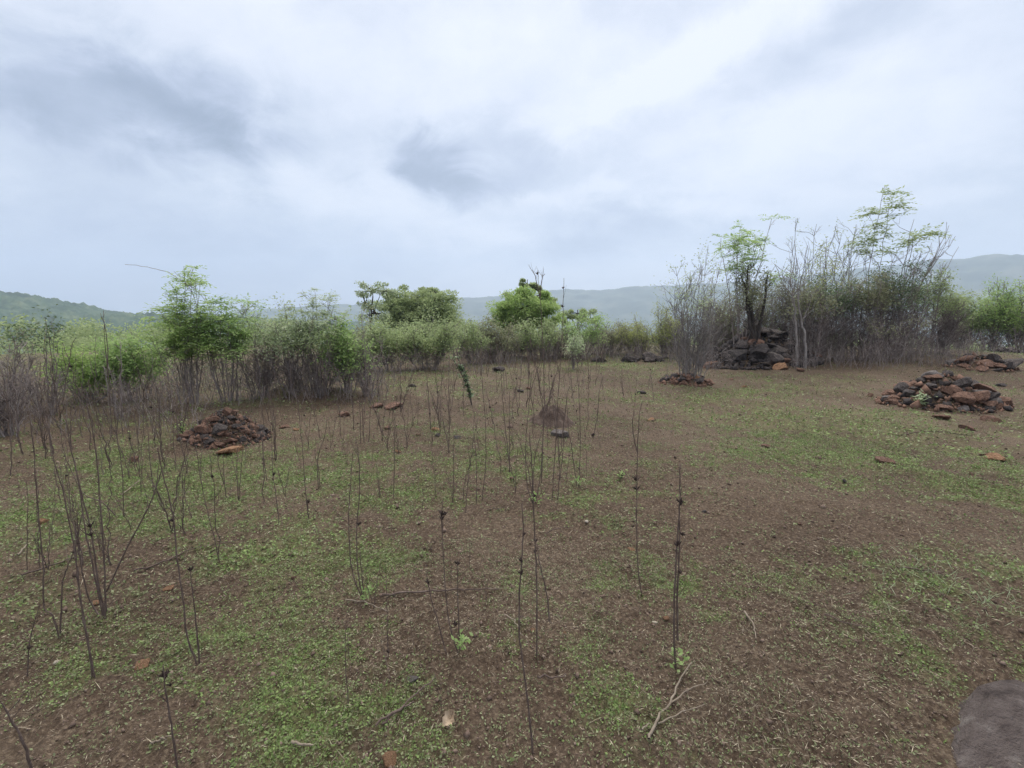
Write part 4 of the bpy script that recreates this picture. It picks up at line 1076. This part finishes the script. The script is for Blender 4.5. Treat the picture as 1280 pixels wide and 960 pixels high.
tree('slim_tree', 'small grey green tree right of the bright green tree', 722, 448, 30, [(722, 392, 16, 9), (738, 398, 14, 8), (708, 398, 12, 9)], 'leaf_mid', trunk_r=.07, dens=.8, L=.13, clumps=60)
shrub('green_shrub', 'rounded mid green bush below the broad crowned tree', 536, 462, 388, 48, 'leaf_mid', n=22, leafy=(.36, 1), dens=.62, L=.075, twigs=18, group=G2)
shrub('green_shrub', 'mid green bush between bare stems and the rounded bush', 488, 464, 398, 38, 'leaf_mid', n=18, leafy=(.36, 1), dens=.6, L=.075, twigs=18, group=G2)
shrub('green_shrub', 'thin pale bush in the gap right of the broad tree', 592, 455, 402, 26, 'leaf_mid', n=16, leafy=(.42, 1), dens=.5, L=.07, twigs=14, group=G2)
shrub('green_shrub', 'olive bush at the left foot of the bright tree', 622, 452, 402, 28, 'leaf_olive', n=16, leafy=(.35, 1), dens=.7, L=.075, twigs=14, group=G2)
shrub('green_shrub', 'fresh green bush before the bright tree trunk', 674, 450, 398, 34, 'leaf_mid', n=18, leafy=(.36, 1), dens=.6, L=.075, twigs=14, group=G2)
shrub('green_shrub', 'light green bush right of the bright tree', 728, 447, 394, 34, 'leaf_fresh', n=18, leafy=(.36, 1), dens=.6, L=.075, twigs=14, group=G2)
shrub('green_shrub', 'small whitish leaved bush standing on the far clearing', 716, 462, 418, 15, 'leaf_pale', n=8, leafy=(.45, .95), dens=.5, L=.06, twigs=9, group=G2)
shrub('bare_shrub', 'brown green thin bush between the light bush and yellow bush', 766, 445, 404, 28, 'leaf_olive', n=18, leafy=(.4, 1), dens=.45, L=.07, twigs=16, group=G2)
shrub('green_shrub', 'yellow green wispy bush left of the rocks thicket', 800, 446, 392, 28, 'leaf_yellow', n=18, leafy=(.3, 1), dens=.45, L=.06, twigs=16, group=G2)
shrub('green_shrub', 'tall yellow green wispy bush touching the rocks thicket', 832, 448, 382, 24, 'leaf_yellow', n=18, leafy=(.3, 1), dens=.4, L=.06, twigs=16, group=G2)
for (px, by, top, hw) in [(455, 452, 415, 30), (510, 449, 418, 30), (575, 447, 414, 26), (645, 446, 412, 28), (700, 444, 408, 26), (750, 442, 408, 26), (790, 441, 406, 24), (845, 441, 398, 24)]:
    shrub('bare_shrub', 'low twiggy brown bush in the farthest row behind the green bushes', px, by, top, hw, 'leaf_olive', n=14, leafy=(.4, 1), dens=.5, L=.08, twigs=12, group='low brown bushes in the farthest row')
# right: rock heap thicket
shrub('bare_shrub', 'many stemmed grey leafless shrub growing from the small cairn', 864, 470, 318, 36, 'leaf_pale', 'bark_grey', n=40, leafy=(.55, 1), dens=.22, L=.05, twigs=12, group=G3, r=.008, basew=.55, hvar=.65, tl=.2)
shrub('bare_shrub', 'short bushy grey twigs left of the dark rock heap', 882, 449, 372, 26, 'leaf_olive', n=20, leafy=(.5, 1), dens=.3, L=.05, twigs=20, group=G3, Y=16.8)
shrub('leafy_sapling', 'open leafy sapling with a drooping top on the rock heap', 926, 430, 264, 36, 'leaf_fresh', 'bark', n=7, leaf='pinnate', leafy=(.5, 1), dens=.6, L=.09, twigs=10, group=G3, r=.018, basew=.25, hvar=.5, cat='sapling')
shrub('dark_sapling', 'thick dark trunked sapling on the crest of the rock heap', 946, 425, 326, 26, 'leaf_olive', 'bark_dark', n=5, leafy=(.4, 1), dens=.6, L=.075, twigs=20, group=G3, r=.075, basew=.2, cat='sapling')
shrub('bare_shrub', 'tall bare grey stems rising right of the rock heap', 1014, 449, 262, 44, 'leaf_pale', 'bark_grey', n=34, leafy=(.5, 1), dens=.22, L=.055, twigs=10, group=G3, r=.009, hvar=.6, tl=.2, basew=.9, Y=16.9)
for px, by, top, hw, lab in [(905, 449, 392, 20, 'low grey green twigs behind the left end of the dark rock heap'), (968, 447, 350, 28, 'dark twiggy shrub standing behind the dark rock heap'), (990, 448, 340, 30, 'brown twiggy shrub rising behind the two pale trunks'), (925, 446, 372, 30, 'grey green shrub behind the crest of the dark rock heap')]:
    shrub('thicket_shrub', lab, px, by, top, hw, 'leaf_olive', 'bark', n=20, leafy=(.45, 1), dens=.35, L=.06, twigs=16, group=G3, r=.010, basew=.8, Y=17.3)
for px, by, top, hw, lab in [(945, 447, 332, 44, 'broad twiggy shrub spreading behind the crest of the dark rock heap'), (896, 446, 350, 34, 'grey brown twiggy shrub between the small cairn shrub and the rock heap')]:
    shrub('thicket_shrub', lab, px, by, top, hw, 'leaf_olive', 'bark', n=20, leafy=(.5, 1), dens=.22, L=.055, twigs=16, group=G3, r=.009, basew=.9, tl=.24, Y=17.6)
def pale_trunk(px, by, pts, label):
    g = ground(px, by); root = empty('bare_sapling', g); tag(root, label, 'sapling', G3)
    P = np.array([at_plane(x, y, g[1]) for x, y in pts]) - g; P[0, 2] = -.1
    rng = np.random.default_rng(px); Q = smooth_line(P, 4, rng, .012)
    b = MB(); b.tube(Q, np.linspace(.036, .008, len(Q)), 6); b.build('trunk', M['bark_grey'], root)
    for k in range(4):
        i = rng.integers(len(Q) // 2, len(Q)); d = rv(1, rng)[0]; d[2] = abs(d[2]) + .9; l = rng.uniform(.3, .7)
        b = MB(); b.tube(smooth_line([Q[i], Q[i] + d * l * .5, Q[i] + d * l + [0, 0, .2]], 3, rng, .015), np.linspace(.014, .005, 7), 4); b.build('branch', M['bark_grey'], root)
pale_trunk(996, 459, [(996, 459), (996, 425), (994, 396), (991, 370), (988, 345)], 'pale straight trunk standing before the dark rock heap')
pale_trunk(1006, 460, [(1006, 460), (1007, 425), (1002, 402), (998, 375), (1001, 350)], 'pale kinked trunk right beside the straight pale trunk')
shrub('leafy_sapling', 'narrow yellow green sapling behind the grey stems', 1028, 443, 280, 16, 'leaf_yellow', 'bark_grey', n=6, leafy=(.5, 1), dens=.5, L=.075, twigs=12, group=G3, r=.022, cat='sapling')
shrub('leafy_sapling', 'tallest flat topped sapling at right with feathery leaves', 1092, 442, 243, 40, 'leaf_mid', 'bark', n=7, leaf='pinnate', leafy=(.62, 1), dens=.75, L=.12, twigs=9, group=G3, r=.014, hvar=.35, cat='sapling', tl=.16)
shrub('bare_shrub', 'long bare wands arching to the right over the thicket', 1112, 442, 282, 28, 'leaf_olive', 'bark', n=24, leafy=(.9, 1), dens=.05, L=.05, twigs=9, lean=.36, group=G3, r=.009, hvar=.4, tl=.15)
for px, by, top, hw, lab, mt, dn in [(1008, 448, 352, 26, 'twiggy thicket shrub behind the two pale trunks', 'leaf_olive', .3), (1035, 450, 342, 36, 'dark twiggy thicket shrub right of the grey stems', 'leaf_dark', .35),
                                     (1076, 448, 332, 36, 'dense dark thicket shrub below the tallest sapling', 'leaf_olive', .45), (1118, 446, 328, 36, 'dense brown green thicket shrub right of the tallest sapling', 'leaf_dark', .5),
                                     (1160, 442, 342, 34, 'olive thicket shrub at the right end of the dark thicket', 'leaf_mid', .6)]:
    shrub('thicket_shrub', lab, px, by, top, hw, mt, 'bark', n=30, leafy=(.55, 1), dens=dn, L=.065, twigs=24, group=G3, r=.013, basew=.8)
shrub('thicket_shrub', 'low brown twigs along the front of the dark thicket', 1100, 452, 392, 60, 'leaf_olive', 'bark', n=30, leafy=(.6, 1), dens=.15, L=.05, twigs=18, group=G3, basew=.95)
for px, by, top, hw, lab, mt in [(1203, 436, 353, 36, 'soft mid green bush right of the dark thicket', 'leaf_mid'), (1240, 432, 352, 30, 'fresh green bush near the right edge', 'leaf_fresh'), (1278, 430, 344, 34, 'bright green bush cut by the right edge', 'leaf_bright')]:
    shrub('green_shrub', lab, px, by, top, hw, mt, n=22, leafy=(.32, 1), dens=.65, L=.08, twigs=18, group='green bushes at the right edge')

def undergrowth():
    """knee high dry twigs standing in loose clumps at the foot of the shrubs"""
    b = MB(); rng = np.random.default_rng(77)
    for (x0, x1, y0, y1, n, h) in [(-40, 240, 488, 545, 60, .75), (180, 500, 470, 506, 80, .8), (430, 660, 446, 468, 70, .8), (600, 860, 443, 454, 110, .9), (985, 1210, 438, 462, 110, .8), (1150, 1330, 430, 446, 80, .8), (840, 905, 448, 468, 24, .6)]:
        for i in range(n):
            px, py = rng.uniform(x0, x1), rng.uniform(y0, y1); g0 = ground(px, py); hc = h * rng.uniform(.35, 1.15) 
            for q_ in range(int(rng.integers(2, 9))):
                x, y = g0[0] + rng.normal() * .16, g0[1] + rng.normal() * .2; d = math.hypot(x, y)
                if d > 28: x, y = x * 28 / d, y * 28 / d
                g = np.array([x, y, zt(x, y)])
                hh = hc * rng.uniform(.4, 1.1); l = np.array([rng.normal() * .25, rng.normal() * .2, 1.0]) * hh
                w = max(.006, .24 / 480 * g[1])
                b.tube([g - [0, 0, .02], g + l * .5 + rng.normal(size=3) * .03, g + l], [w * .7, w * .55, w * .35], 3, cap=False)
                for k in range(3):
                    q = g + l * rng.uniform(.3, .9); e = np.array([rng.normal() * .5, rng.normal() * .5, rng.uniform(.2, .8)]) * hh * .35
                    b.tube([q, q + e], [w * .4, w * .25], 3, cap=False)
    o = b.build('undergrowth', M['bark'], smooth=False); tag(o, 'dry purple brown twigs in loose clumps at the foot of the shrubs', 'undergrowth', kind='stuff')
undergrowth()
